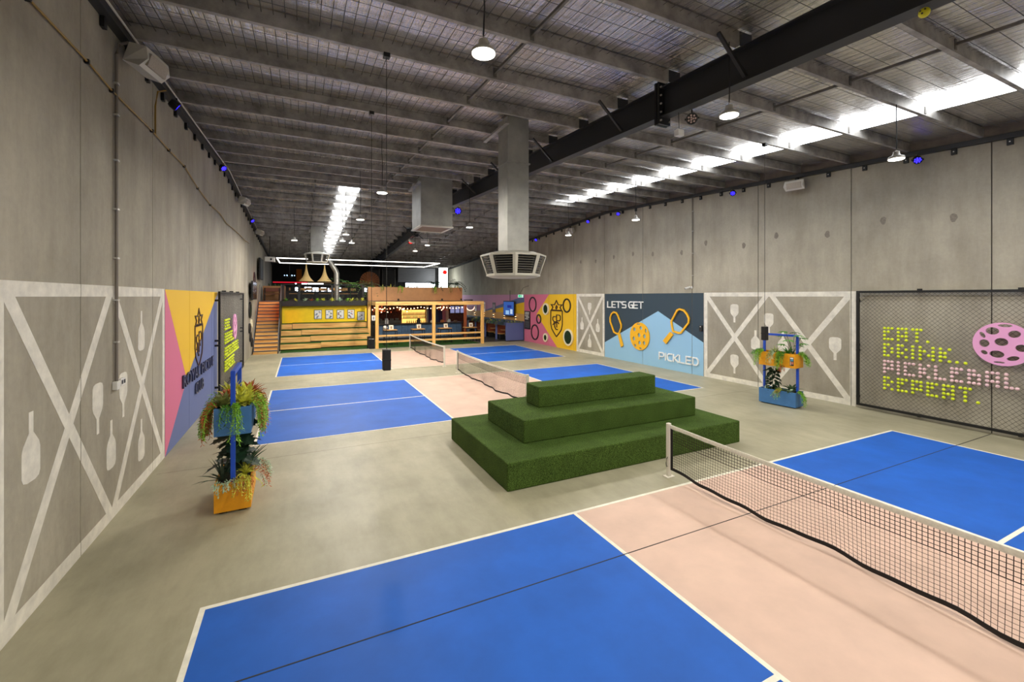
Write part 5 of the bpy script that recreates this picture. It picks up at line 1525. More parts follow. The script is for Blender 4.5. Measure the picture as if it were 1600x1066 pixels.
def loft_table(x, y, label):
    t = thing('dining_table', label, 'table', (x, y, MZ), 'loft tables')
    MB().bevbox(x - 0.38, x + 0.38, y - 0.35, y + 0.35, MZ + 0.72, MZ + 0.76, 0.008).build('tabletop', LW, t)
    MB().tube([(x, y, MZ + 0.02), (x, y, MZ + 0.72)], 0.035, 8).build('pedestal', BLACKM, t); MB().lathe([(0.26, 0.0), (0.25, 0.015), (0.04, 0.03)], (x, y, MZ), 14).build('base', BLACKM, t)
for x, y, lb in [(-5.75, 33.3, 'timber-topped pedestal table behind the balustrade by the stairs'), (-3.5, 33.3, 'timber-topped pedestal table behind the balustrade by the flue'), (-4.9, 34.7, 'timber-topped pedestal table in the back row of the loft')]:
    loft_table(x, y, lb)
t = thing('bench', 'dark timber bench at the head of the stairs', 'bench', (-7.6, 33.6, MZ))
MB().box(-8.0, -7.05, 33.3, 33.75, MZ + 0.42, MZ + 0.47).build('seat', mat('bench_red', (110, 56, 36), 0.5), t); MB().box(-8.0, -7.05, 33.72, 33.77, MZ + 0.6, MZ + 0.85).build('backrest', mat('bench_red', (110, 56, 36), 0.5), t)
for x in (-7.95, -7.1):
    for y in (33.34, 33.72): MB().box(x - 0.03, x + 0.03, y - 0.03, y + 0.03, MZ, MZ + 0.42 if y < 33.5 else MZ + 0.85).build('leg', BLACKM, t)
t = thing('planter_box', 'tan planter box at the head of the stairs', 'planter', (-7.5, 34.2, MZ))
MB().box(-8.1, -6.75, 34.1, 34.16, MZ, MZ + 0.98).build('front_board', BRN, t); MB().box(-8.1, -6.75, 34.16, 34.5, MZ, MZ + 0.9).build('box_body', BRN, t)
mb = MB()
for k in range(5): rosette(mb, (-7.75 + 0.2 * k, 34.3, MZ + 0.9), 14, 0.28, 0.05, r3, 0.3, 1.4, 0.4)
plant('edge_plant', 'dark plants in the tan planter box at the stair head', [('foliage', G3, mb)], (-7.4, 34.3, MZ + 0.9), 'stair head plants')
# hanging woven cone shades
CONE = mat('cone_fabric', (226, 190, 122), 0.8, 0, 0.08, 20)
for x, lb in [(-5.47, 'tan flared cone shade hanging over the loft, nearer the stairs'), (-4.27, 'tan flared cone shade hanging over the loft, nearer the flue')]:
    t = thing('cone_shade', lb, 'lampshade', (x, 35, 4.2), 'cone shades')
    prof = [(0.03, 5.45), (0.05, 5.2), (0.09, 4.95), (0.16, 4.7), (0.27, 4.48), (0.41, 4.31), (0.5, 4.23), (0.485, 4.22)]
    MB().lathe([(r_, z_ - 35 * 0 ) for r_, z_ in prof], (x, 35, 0), 20).build('shade', CONE, t, smooth=True)
    MB().tube([(x, 35, 5.4), (x, 35, zb(35) + 0.2)], 0.01, 5).build('cord', CORDM, t)
# square ring light over the loft
LEDW = emitter('led_strip', (255, 250, 240), 5.0)
t = thing('loop_light', 'large rectangular white led loop hanging over the loft', 'lamp', (-2.1, 32.2, 5.4))
x0, x1, y0, y1, zl = -7.12, 2.85, 30.05, 34.3, 5.42
for (a, b, c, d) in [(x0, x1, y0, y0 + 0.05), (x0, x1, y1 - 0.05, y1), (x0, x0 + 0.05, y0 + 0.05, y1 - 0.05), (x1 - 0.05, x1, y0 + 0.05, y1 - 0.05)]:
    MB().box(a, b, c, d, zl, zl + 0.045).build('led_bar', LEDW, t)
for x in (-6.8, -2.0, 2.5):
    for y in (y0 + 0.03, y1 - 0.03): MB().tube([(x, y, zl + 0.04), (x, y, zb(y))], 0.006, 4).build('suspension_wire', CORDM, t)
# woven half-moon screen
t = thing('woven_screen', 'round woven cane screen standing on the loft', 'screen', (-1.0, 36, MZ))
RAT = mat('cane', (160, 96, 52), 0.7)
mb = MB()
for k in range(13):
    r_ = 0.06 + 0.055 * k
    mb.tube([(-1.0 + r_ * math.cos(a), 36 + 0.01 * (k % 2), 4.3 + r_ * math.sin(a) * 1.05) for a in [2 * PI * j / 24 for j in range(25)]], 0.012, 4, caps=False)
for k in range(24):
    a = 2 * PI * k / 24; mb.tube([(-1.0, 36.0, 4.3), (-1.0 + 0.75 * math.cos(a), 36.0, 4.3 + 0.78 * math.sin(a))], 0.012, 4)
mb.build('cane_weave', RAT, t, kind='stuff'); MB().box(-1.06, -0.94, 35.98, 36.02, MZ, 3.6).build('stand', BLACKM, t)
# chandelier and orange banner
t = thing('chandelier', 'small dark chandelier with pale bulbs over the stair head', 'lamp', (-6.55, 36, 4.6))
MB().tube([(-6.55, 36, 4.75), (-6.55, 36, zb(36) + 0.2)], 0.01, 5).build('chain', BLACKM, t)
for k in range(6):
    a = PI / 3 * k; p = (-6.55 + 0.32 * math.cos(a), 36 + 0.32 * math.sin(a), 4.62)
    MB().tube([(-6.55, 36, 4.7), (-6.55 + 0.18 * math.cos(a), 36 + 0.18 * math.sin(a), 4.5), p], 0.012, 5).build('arm', BLACKM, t)
    MB().sphere((p[0], p[1], 4.67), 0.035, 8, 6).build('bulb', emitter('bulb_cool', (180, 220, 255), 3.0), t)
t = thing('wall_banner', 'narrow orange and red banner on the dark back wall', 'banner', (-6.0, 43.9, 4.6))
MB().box(-6.2, -5.75, 45.9, 45.99, 4.3, 5.7).build('banner_cloth', mat('banner_orange', (214, 120, 22), 0.8), t); MB().box(-6.2, -5.75, 45.88, 45.9, 4.3, 4.55).build('hem', mat('banner_red', (150, 30, 24), 0.8), t)
t = thing('counter', 'low dark counter at the back of the loft', 'counter', (-5, 42, MZ))
MB().bevbox(-7.9, -0.2, 41.8, 42.4, MZ, MZ + 0.66, 0.01).build('body', BLACK, t); MB().bevbox(-7.95, -0.15, 41.75, 42.45, MZ + 0.66, MZ + 0.7, 0.008).build('counter_top', BART0, t)
t = thing('header_shelf', 'high shelf with red led edge over the loft counter', 'shelf', (-5, 42, MZ + 1.5))
MB().box(-7.9, -0.2, 41.8, 42.1, MZ + 1.42, MZ + 1.5).build('shelf_board', BLACK, t); MB().box(-7.9, -5.3, 41.76, 41.8, MZ + 1.42, MZ + 1.5).build('led_edge', emitter('red_edge', (230, 30, 50), 1.0), t); MB().box(-5.3, -0.2, 41.76, 41.8, MZ + 1.42, MZ + 1.5).build('timber_edge', LW, t)
for x in (-7.8, -5.3, -2.6, -0.3): MB().box(x - 0.03, x + 0.03, 41.85, 41.95, MZ, MZ + 1.42).build('support_post', BLACKM, t)
# bright gaps of the far windows
WINM = emitter('window_daylight', (226, 238, 255), 8.0)
n = 0
for (a, b, c, d) in [(-6.3, -6.0, 3.65, 4.0), (-5.5, -4.95, 3.65, 4.05), (-4.85, -4.3, 3.62, 3.98), (-4.1, -3.65, 3.65, 4.0), (-3.5, -3.2, 3.62, 3.95), (-2.9, -2.3, 3.65, 4.0), (-0.2, 0.3, 3.6, 4.0), (0.75, 1.05, 3.6, 3.98), (1.35, 1.65, 3.65, 4.0), (1.8, 2.3, 3.6, 3.85), (-6.3, -3.9, 4.28, 4.42), (3.9, 7.0, 3.95, 4.55)]:
    n += 1
    wn = MB().box(a, b, 45.93, 45.99, c, d).build('window_%d' % n, WINM); wn['kind'] = 'structure'
    for (e, f, g, h) in ((a - 0.04, a, c - 0.04, d + 0.04), (b, b + 0.04, c - 0.04, d + 0.04), (a, b, c - 0.04, c), (a, b, d, d + 0.04)): MB().box(e, f, 45.9, 45.995, g, h).build('window_frame', BLACKM, wn)
o = MB().box(3.1, 7.0, 45.85, 45.95, 4.62, 6.1); sh = thing('roller_shutter', 'grey roller shutter partly raised at the back of the hall', 'shutter', (5, 45.9, 4.6))
for k in range(10): MB().bevbox(3.1, 7.0, 45.84, 45.9, 4.62 + k * 0.15, 4.765 + k * 0.15, 0.012).build('slat', mat('shutter_grey', (128, 128, 132), 0.5, 0.2), sh)
t = thing('glowing_column', 'pale column made to glow, near the red spotlight at the back of the hall', 'column', (7.2, 44, 0))
MB().bevbox(6.85, 7.6, 43.4, 44.0, 0.0, 6.05, 0.02).build('column_shaft', emitter('column_glow', (232, 240, 238), 7.0), t)  # shaft made to emit so that it brightens the far wall
MB().bevbox(6.8, 7.65, 43.35, 44.05, 6.05, 6.2, 0.02).build('capital', mat('column_cap', (190, 196, 194), 0.6), t)
for (x, s) in ((0.7, 'narrow'), (2.2, 'wide')):
    t = thing('dark_door_panel', '%s dark panel on the back wall beside the shutter' % s, 'panel', (x, 45.9, 3))
    wd = 0.55 if s == 'narrow' else 0.6
    MB().box(x - wd, x + wd, 45.9, 45.98, 2.9, 5.8).build('leaf_panel', BLACK, t); MB().box(x - wd - 0.05, x - wd, 45.88, 45.98, 2.9, 5.9).build('jamb', GALV_D, t); MB().box(x + wd, x + wd + 0.05, 45.88, 45.98, 2.9, 5.9).build('jamb', GALV_D, t)

# ================================================================ BAR FRAME, BAR, TABLES
fr = thing('timber_frame', 'open pine post-and-beam frame in front of the bar', 'pergola', (1.7, 27.75, 0))
for x in (-1.71, 1.77, 5.08):
    MB().bevbox(x - 0.09, x + 0.09, 27.66, 27.84, 0.012, 2.61, 0.008).build('post', WOODZ, fr)
MB().bevbox(-1.80, 5.17, 27.66, 27.84, 2.61, 2.84, 0.008).build('beam', WOODX, fr)
MB().bevbox(-1.80, -1.62, 27.84, 31.2, 2.61, 2.82, 0.008).build('beam', WOODY, fr); MB().bevbox(4.99, 5.17, 27.84, 31.2, 2.61, 2.82, 0.008).build('beam', WOODY, fr)
for (a, b) in ((-1.62, 1.68), (1.86, 4.99)):
    for z in (0.36, 0.72): MB().bevbox(a, b, 27.72, 27.78, z, z + 0.11, 0.006).build('rail', WOODX, fr)
MB().bevbox(-1.80, -1.62, 31.02, 31.2, 0.012, 2.61, 0.008).build('post', WOODZ, fr); MB().bevbox(4.99, 5.17, 31.02, 31.2, 0.012, 2.61, 0.008).build('post', mat('post_red', (160, 84, 48), 0.6), fr)
t = thing('paper_notice', 'small white notice on the frame post beside the yellow wall', 'notice', (-1.97, 28, 1.75)); MB().box(-2.02, -1.80, 27.69, 27.70, 1.72, 2.02).build('sheet', WHITE, t); MB().box(-1.95, -1.87, 27.685, 27.69, 1.78, 1.95).build('print_block', mat('print_grey', (130, 130, 138), 0.6), t)
t = thing('waste_bin', 'slim black bin at the end of the terrace seats', 'bin', (-2.0, 28.4, 0))
MB().lathe([(0.15, 0.0), (0.17, 0.03), (0.17, 0.62), (0.15, 0.66)], (-2.02, 28.4, 0.012), 16).build('bin_body', BLACK, t, smooth=True); MB().lathe([(0.175, 0.0), (0.175, 0.05), (0.1, 0.07)], (-2.02, 28.4, 0.66), 16).build('lid', BLACKM, t)
# bar counter
BARB = mat('bar_blue', (66, 96, 132), 0.5, 0, 0.12, 6); BART = mat('bar_top', (34, 28, 26), 0.35)
bar = thing('bar_counter', 'long blue panelled bar counter with dark top', 'bar', (2.2, 33, 0))
for k in range(14):
    x = -1.0 + k * 0.46
    MB().bevbox(x + 0.006, x + 0.454, 32.95, 33.0, 0.12, 1.10, 0.006).build('panel', BARB, bar)
MB().box(-1.0, 5.44, 33.0, 33.6, 0.0, 1.10).build('carcass', mat('bar_dark', (40, 48, 60), 0.6), bar); MB().bevbox(-1.1, 5.5, 32.8, 33.7, 1.10, 1.17, 0.01).build('counter_top', BART, bar)
MB().tube([(-1.0, 32.8, 0.2), (5.4, 32.8, 0.2)], 0.025, 8).build('foot_rail', GALV, bar)
# back bar
bb = thing('back_bar', 'back bar wall with glowing amber shelf behind the blue counter', 'shelving', (2, 36.4, 0))
MB().box(-1.2, 7.0, 36.4, 36.5, 0.0, 2.58).build('back_board', mat('backbar_brick', (92, 44, 30), 0.7, 0, 0.35, 9), bb)
AMB = emitter('amber_glow', (255, 190, 96), 2.0)
MB().box(1.55, 3.45, 36.36, 36.4, 1.0, 2.05).build('lit_panel', AMB, bb)
for z in (1.35, 1.62): MB().bevbox(1.5, 3.5, 36.1, 36.36, z, z + 0.035, 0.004).build('shelf', LW, bb)
MB().bevbox(-0.9, 1.4, 36.0, 36.4, 0.0, 1.25, 0.01).build('bottle_fridge', mat('fridge_steel', (96, 98, 96), 0.4, 0.5), bb)
MB().bevbox(1.45, 3.6, 35.9, 36.4, 0.0, 1.0, 0.01).build('back_counter', LW, bb)
MB().bevbox(3.5, 3.68, 36.2, 36.4, 0.0, 2.5, 0.01).build('pillar', WHITE, bb)
ORD = ['first', 'second', 'third', 'fourth', 'fifth', 'sixth', 'seventh', 'eighth', 'ninth', 'tenth', 'eleventh', 'twelfth', 'thirteenth', 'fourteenth', 'fifteenth', 'sixteenth', 'seventeenth', 'eighteenth']
BN = ['brown', 'green', 'amber', 'clear', 'red', 'black']
rb_ = random.Random(21); bcol = [(60, 30, 16), (30, 60, 30), (150, 90, 30), (190, 180, 150), (110, 24, 20), (40, 40, 46)]
bottle0 = {}
def bottle(x, y, z, k, label, h=0.26, grp='bottles on the amber shelf'):
    ci = k % len(bcol)
    if ci not in bottle0:
        t = thing('bottle', label, 'bottle', (x, y, z), grp)
        MB().lathe([(0.034, 0), (0.036, 0.02), (0.036, 0.15), (0.014, 0.2), (0.013, 0.25)], (x, y, z), 8).build('glass', mat('bottle_%d' % ci, bcol[ci], 0.2), t); MB().lathe([(0.015, 0.25), (0.015, 0.28)], (x, y, z), 8).build('cap', BLACKM, t)
        bottle0[ci] = t; return t
    return copy_tree(bottle0[ci], (x, y, z), label)
for k in range(18):
    bottle(1.62 + 0.105 * k, 36.22, 1.655, k, '%s bottle on the upper amber shelf, %s from the fridge end' % (BN[k % 6], ORD[k]))
for k in range(16):
    b_ = bottle(1.66 + 0.115 * k, 36.22, 1.385, k + 3, '%s bottle on the lower amber shelf, %s from the fridge end' % (BN[(k + 3) % 6], ORD[k]))
for k in range(9):
    b_ = bottle(1.9 + 0.17 * k, 36.05, 1.0, k + 1, '%s bottle on the timber back counter, %s from the fridge' % (BN[(k + 1) % 6], ORD[k]))
for k, (x, y, h) in enumerate([(-0.6, 36.1, 0.3), (-0.2, 36.1, 0.22), (0.25, 36.1, 0.3), (0.7, 36.1, 0.25), (1.1, 36.1, 0.3)]):
    t = thing('glass_rack', 'stack of steel and glassware on the fridge, %s from the frame post' % ['first', 'second', 'third', 'fourth', 'fifth'][k], 'glassware', (x, y, 1.25), 'glassware on the bar fridge')
    MB().box(x - 0.16, x + 0.16, y - 0.12, y + 0.12, 1.25, 1.27).build('tray', GALV, t)
    for i in range(3):
        for j in range(2): MB().lathe([(0.03, 0), (0.04, h * 0.5)], (x - 0.1 + 0.1 * i, y - 0.05 + 0.1 * j, 1.27), 8).build('glass', mat('glassware', (180, 184, 184), 0.15, 0.1), t)
t = thing('bar_mural', 'purple, orange and pink painted screen behind the bar', 'mural', (4.6, 36.3, 1.3))
for k, (rgb, a, b) in enumerate([((72, 48, 120), 3.7, 4.15), ((206, 112, 60), 4.15, 4.35), ((60, 84, 140), 4.35, 4.6), ((50, 40, 96), 4.6, 4.95), ((222, 130, 150), 4.95, 5.25), ((236, 190, 170), 5.25, 5.5)]):
    MB().prism([(a, 36.37, 0.95), (b, 36.37, 0.95), (b - 0.05, 36.37, 2.5), (a - 0.12, 36.37, 2.5)], (0, 0.02, 0)).build('colour_field', mat('bm_%d' % k, rgb, 0.6), t)
for k, (x, rgb, nm, hh) in enumerate([(-0.75, (30, 30, 32), 'black coffee grinder', 0.42), (-0.2, (170, 172, 174), 'steel coffee machine', 0.36), (2.15, (24, 24, 26), 'black beer tap tower', 0.34), (3.2, (220, 220, 214), 'white card terminal', 0.18), (4.0, (150, 90, 50), 'timber crate', 0.2), (4.5, (176, 178, 180), 'steel caddy', 0.24), (5.05, (96, 74, 60), 'brown drinks tray', 0.14)]):
    t = thing('bar_item', nm + ' standing on the blue bar counter', 'bar equipment', (x, 33.25, 1.17), 'things on the bar top')
    m_ = mat('bi_%d' % k, rgb, 0.4)
    MB().bevbox(x - 0.13, x + 0.13, 33.15, 33.4, 1.17, 1.17 + hh * 0.7, 0.015).build('body', m_, t); MB().bevbox(x - 0.09, x + 0.09, 33.12, 33.3, 1.17 + hh * 0.7, 1.17 + hh, 0.012).build('top_unit', m_, t)
for k in range(3):
    t = thing('price_screen', 'small lilac menu screen above the bar end, %s from the coloured screen' % ['first', 'second', 'third'][k], 'screen', (5.2, 34, 1.9), 'menu screens')
    x = 5.6 + 0.45 * k; MB().box(x, x + 0.40, 36.34, 36.40, 1.72, 2.35).build('bezel', BLACK, t); MB().box(x + 0.02, x + 0.38, 36.335, 36.34, 1.75, 2.32).build('display', emitter('menu_glow', (150, 150, 196), 0.8), t)
# festoon string of bulbs and the orange leaf garland
t = thing('festoon_string', 'string of small warm bulbs across the front of the bar', 'string lights', (1.5, 31.2, 2.4))
fp = [(-1.5 + 0.235 * k, 31.1, 2.45 - 0.10 * math.sin(PI * ((k % 7) / 7.0))) for k in range(29)]
MB().tube(fp, 0.008, 4).build('cord', CORDM, t)
WB = emitter('warm_bulb', (255, 206, 140), 26.0)
for p in fp[1:]: MB().sphere((p[0], p[1], p[2] - 0.05), 0.03, 8, 6).build('bulb', WB, t)
for (x, y, z, sc, lb) in [(-1.35, 29.5, 2.42, 1.0, 'orange autumn-leaf garland at the frame corner by the yellow wall'), (1.0, 34.5, 2.3, 1.2, 'orange autumn-leaf garland over the bar fridge'), (3.6, 32.0, 2.42, 0.8, 'orange autumn-leaf garland over the coloured screen')]:
    t = thing('leaf_garland', lb, 'garland', (x, y, z), 'orange leaf garlands')
    mb = MB()
    for k in range(150):
        p = Vector((x + r3.gauss(0, .33 * sc), y + r3.gauss(0, .25), z + r3.gauss(-0.05, .14 * sc)))
        a = r3.uniform(0, 6.28); blade(mb, p, (math.cos(a), math.sin(a), r3.uniform(-.6, .3)), 0.10, 0.05, r3, 0.5, 2)
    mb.build('foliage', mat('autumn_leaf', (196, 88, 44), 0.6, 0, 0.35, 14), t)['kind'] = 'stuff'
    for k in range(7): MB().sphere((x + r3.gauss(0, .28 * sc), y - 0.2, z + r3.gauss(-.08, .1)), 0.028, 8, 6).build('bulb', WB, t)
t = thing('neon_arc', 'glowing warm curved neon tube beside the bar frame', 'neon light', (5.1, 32.0, 2.3))
MB().tube([(5.49 + 0.32 * math.cos(a), 31.1, 2.40 + 0.28 * math.sin(a)) for a in [PI + PI * k / 10 for k in range(11)]], 0.03, 8).build('tube', emitter('neon_warm', (255, 206, 176), 2.2), t); MB().tube([(5.16, 31.1, 2.40), (5.83, 31.1, 2.40)], 0.008, 5).build('hanger', CORDM, t)
# high tables with stools and menu cards
def high_table(x, y, label, lab2, lab3):
    t = thing('bar_table', label, 'table', (x, y, 0), 'high tables in the timber frame')
    MB().bevbox(x - 0.42, x + 0.42, y - 0.32, y + 0.32, 0.97, 1.01, 0.006).build('tabletop', LW, t)
    for sx in (-1, 1):
        for sy in (-1, 1): MB().box(x + sx * 0.38 - 0.018, x + sx * 0.38 + 0.018, y + sy * 0.28 - 0.018, y + sy * 0.28 + 0.018, 0.012, 0.97).build('leg', BLACKM, t)
    for sy in (-1, 1): MB().box(x - 0.38, x + 0.38, y + sy * 0.28 - 0.012, y + sy * 0.28 + 0.012, 0.9, 0.94).build('apron', BLACKM, t)
    c = thing('menu_stand', lab2, 'menu', (x + 0.08, y, 1.01), 'menu cards on the high tables')
    MB().prism([(x - 0.08, y - 0.08, 1.01), (x + 0.2, y - 0.08, 1.01), (x + 0.2, y - 0.02, 1.30), (x - 0.08, y - 0.02, 1.30)], (0, 0.012, 0)).build('card', mat('menu_card', (232, 226, 208), 0.6), c)
    MB().box(x - 0.08, x + 0.2, y - 0.1, y + 0.02, 1.01, 1.025).build('base', LW, c)
    MB().prism([(x + 0.0, y - 0.078, 1.07), (x + 0.12, y - 0.078, 1.07), (x + 0.12, y - 0.045, 1.23), (x + 0.0, y - 0.045, 1.23)], (0, -0.004, 0)).build('print_block', mat('menu_print', (150, 120, 96), 0.6), c)
    for k, sx in enumerate((-0.24, 0.24)):
        s = thing('bar_stool', lab3 + (' on the yellow-wall side' if k == 0 else ' on the booth side'), 'stool', (x + sx, y - 0.15, 0), 'bar stools')
        MB().bevbox(x + sx - 0.17, x + sx + 0.17, y - 0.34, y - 0.02, 0.63, 0.67, 0.008).build('seat', LW, s)
        for a in (-1, 1):
            for b in (-1, 1): MB().tube([(x + sx + a * 0.13, y - 0.18 + b * 0.12, 0.63), (x + sx + a * 0.18, y - 0.18 + b * 0.17, 0.012)], 0.012, 5).build('leg', BLACKM, s)
        MB().box(x + sx - 0.16, x + sx + 0.16, y - 0.34, y - 0.32, 0.25, 0.27).build('foot_bar', BLACKM, s)
for x, o_ in [(-0.62, 'first'), (1.18, 'second'), (3.03, 'third'), (4.85, 'fourth')]:
    high_table(x, 29.5, 'black-legged high table in the timber frame, %s from the yellow wall' % o_, 'cream menu card on the %s high table from the yellow wall' % o_, 'timber-topped stool at the %s high table' % o_)
t = thing('globe_vase', 'white twin-globe vase at the first high table', 'vase', (-0.98, 29.3, 1.01))
MB().sphere((-0.96, 29.35, 1.16), 0.14, 14, 10, (1, 1, 0.9)).build('upper_globe', WHITE, t, smooth=True); MB().lathe([(0.05, 0.0), (0.06, 0.02), (0.03, 0.05)], (-0.96, 29.35, 1.01), 10).build('foot', WHITE, t)

# ================================================================ BOOTHS BY THE BARE WALL
BOB = mat('booth_blue', (92, 104, 156), 0.55); BOR = mat('booth_back', (132, 64, 36), 0.6)
t = thing('booth_screen', 'slate-blue end screen of the booths against the pink mural', 'partition', (7.75, 28.3, 0))
MB().bevbox(7.08, 8.44, 28.25, 28.40, 0.06, 1.30, 0.008).build('screen_panel', BOB, t); MB().box(7.1, 8.44, 28.27, 28.38, 0.006, 0.06).build('plinth', BLACK, t)
t = thing('booth_trough', 'long slate planter trough along the top of the booths', 'trough', (7.15, 33, 1.1))
MB().box(7.02, 7.28, 28.41, 38.2, 1.12, 1.34).build('trough_side', mat('trough_slate', (74, 86, 112), 0.6), t)
for y in (30.05, 32.2, 34.3, 36.4): MB().bevbox(7.06, 7.18, y - 0.05, y + 0.05, 0.006, 1.12, 0.006).build('post', BOB, t)
for k in range(12):
    y = 28.7 + 0.8 * k; m = [G3, GP, G2, GY][k % 4]
    mb = MB(); rosette(mb, (7.15, y, 1.32), 16, 0.3, 0.06, r3, 0.0, 1.2, 0.7)
    for j in range(6): strand(mb, (7.02, y + r3.uniform(-.2, .2), 1.34), (-1, 0, 0), 0.35, r3.uniform(0.2, 0.35), 0.06, r3)
    plant('edge_plant', '%s plant in the booth trough, number %s from the pink mural' % (['dark', 'olive', 'green', 'lime'][k % 4], ['one', 'two', 'three', 'four', 'five', 'six', 'seven', 'eight', 'nine', 'ten', 'eleven', 'twelve'][k]), [('foliage', m, mb)], (7.15, y, 1.32), 'plants in the booth trough')
mb = MB()
for j in range(5): rosette(mb, (7.3 + 0.24 * j, 28.33, 1.29), 12, 0.24, 0.05, r3, 0.1, 1.2, 0.6)
plant('edge_plant', 'green and lime plants along the top of the booth end screen', [('foliage', GP, mb)], (7.8, 28.33, 1.3), 'booth screen plants')
for i, y in enumerate((29.2, 31.1, 33.2, 35.3)):
    o_ = ['nearest the pink mural', 'second from the pink mural', 'third from the pink mural', 'farthest from the pink mural'][i]
    t = thing('booth_table', 'timber booth table by the bare wall, ' + o_, 'table', (7.7, y, 0), 'booth tables')
    MB().bevbox(7.2, 8.35, y - 0.33, y + 0.33, 0.72, 0.76, 0.006).build('tabletop', LW, t); MB().box(7.7, 7.8, y - 0.05, y + 0.05, 0.006, 0.72).build('pedestal', BLACKM, t)
    for s, nm in ((-1, 'camera side'), (1, 'bar side')):
        b = thing('booth_bench', 'brown-backed booth bench, %s of the table %s' % (nm, o_), 'bench', (7.7, y + s * 0.62, 0), 'booth benches')
        MB().bevbox(7.2, 8.4, y + s * 0.62 - 0.2, y + s * 0.62 + 0.2, 0.40, 0.46, 0.01).build('seat', LW, b); MB().box(7.2, 8.4, y + s * 0.8 - 0.03, y + s * 0.8 + 0.03, 0.46, 1.05).build('backrest', BOR, b); MB().box(7.25, 8.4, y + s * 0.62 - 0.16, y + s * 0.62 + 0.16, 0.006, 0.40).build('plinth', BLACK, b)
SCW = emitter('sconce_glow', (255, 222, 176), 12.0)
for i, y in enumerate((29.5, 31.5, 33.6, 35.7, 37.9)):
    t = thing('wall_sconce', 'small black up-and-down wall light above the booths, %s from the pink mural' % ['first', 'second', 'third', 'fourth', 'fifth'][i], 'wall light', (8.4, y, 1.57), 'sconces above the booths')
    MB().bevbox(8.36, 8.47, y - 0.055, y + 0.055, 1.52, 1.66, 0.006).build('body', BLACKM, t)
    MB().box(8.38, 8.46, y - 0.045, y + 0.045, 1.66, 1.665).build('upper_glow', SCW, t); MB().box(8.38, 8.46, y - 0.045, y + 0.045, 1.515, 1.52).build('lower_glow', SCW, t)
t = thing('television', 'blue-lit television on an arm above the booths', 'television', (8.2, 30.4, 2.2))
MB().bevbox(8.28, 8.36, 29.45, 31.35, 1.68, 2.82, 0.01).build('case', BLACK, t); MB().box(8.272, 8.28, 29.52, 31.28, 1.75, 2.75).build('display', emitter('tv_blue', (60, 96, 170), 0.9), t)
for k, (a, b, c, d) in enumerate([(29.7, 30.1, 1.85, 2.2), (30.3, 30.9, 1.8, 2.1), (29.9, 30.6, 2.3, 2.5)]): MB().box(8.268, 8.272, a, b, c, d).build('screen_shape', emitter('tv_shape_%d' % k, [(190, 210, 236), (150, 190, 230), (40, 50, 130)][k], 1.0), t)
MB().box(8.36, 8.492, 30.3, 30.5, 2.1, 2.4).build('wall_arm', BLACKM, t); MB().tube([(8.4, 30.4, 2.8), (8.4, 30.4, 3.6)], 0.02, 6).build('cable_tube', BLACKM, t)
for i, (y, wd, rgb, lb) in enumerate([(37.75, 0.34, (236, 232, 226), 'white poster on the lilac wall, farthest of three'), (35.7, 0.32, (240, 238, 232), 'white poster on the lilac wall behind the frame post'), (33.6, 0.6, (84, 74, 84), 'dark poster on the lilac wall beside the television')]):
    t = thing('wall_poster', lb, 'poster', (8.46, y, 2.2), 'posters on the lilac wall')
    MB().box(8.455, 8.49, y - wd / 2, y + wd / 2, 1.82, 2.66).build('frame', mat('poster_f%d' % i, rgb, 0.5), t); MB().box(8.452, 8.455, y - wd / 2 + 0.05, y + wd / 2 - 0.05, 2.1, 2.5).build('print_block', mat('poster_p%d' % i, (150, 140, 150), 0.6), t)
t = thing('notice_board', 'tall black poster with white print on the pink mural', 'poster', (8.45, 27.7, 1.5))
MB().box(8.44, 8.494, 27.32, 28.12, 0.87, 2.13).build('board', mat('poster_black', (34, 33, 36), 0.5), t)
for k, (z, a, b) in enumerate([(2.02, 27.4, 28.0), (1.92, 27.45, 28.02), (1.80, 27.5, 28.02), (1.70, 27.42, 27.9), (1.58, 27.55, 28.0)]): MB().box(8.436, 8.44, a, b, z - 0.03, z + 0.04).build('print_line', mat('print_white', (206, 206, 204), 0.5), t)
for k in range(6): MB().box(8.436, 8.44, 27.4, 28.02, 1.0 + 0.075 * k, 1.025 + 0.075 * k).build('print_line', mat('print_dim', (110, 110, 112), 0.5), t)
t = thing('black_stand', 'black bracketed box hanging at the end of the brown planter', 'bracket box', (5.2, 31, 2.9)); MB().box(5.05, 5.65, 31.0, 31.4, 2.86, 2.92).build('top_plate', BLACK, t)
for x in (5.1, 5.6): MB().box(x - 0.025, x + 0.025, 31.1, 31.3, 2.84, 3.2 if False else 2.92).build('leg_bar', BLACK, t)

# ================================================================ LONG WALL, FAR END
for (y, z, r_, m_, lb) in [(26.8, 2.45, 0.42, TURF_W, 'turf disc on the long wall, largest and highest before the stairs'), (26.6, 1.52, 0.26, TURF_W, 'turf disc on the long wall, middle height before the stairs'), (27.0, 1.05, 0.26, TURF_W, 'turf disc on the long wall, third lowest before the stairs'), (27.7, 0.7, 0.24, TURF_W, 'turf disc on the long wall, lowest before the stairs'), (27.5, 1.72, 0.22, CREAMR, 'pale disc on the long wall among the turf discs')]:
    t = thing('turf_disc', lb, 'wall decor', PL(y, z, 0), 'discs on the long wall')
    mb = MB(); ribbon(mb, PL, [(y + (r_ - 0.04) * math.cos(2 * PI * k / 24), z + (r_ - 0.04) * math.sin(2 * PI * k / 24)) for k in range(24)], 0.08, 0.004, 0.08, closed=True); mb.build('rim', RING_B if m_ is TURF_W else CREAMR, t)
    MB().prism([PL(y + (r_ - 0.07) * math.cos(2 * PI * k / 24), z + (r_ - 0.07) * math.sin(2 * PI * k / 24), 0.004) for k in range(24)], (0.05, 0, 0)).build('turf_face', m_, t)
t = thing('television', 'black television on the long wall above the foot of the stairs', 'television', (XL + 0.15, 27.5, 3.4))
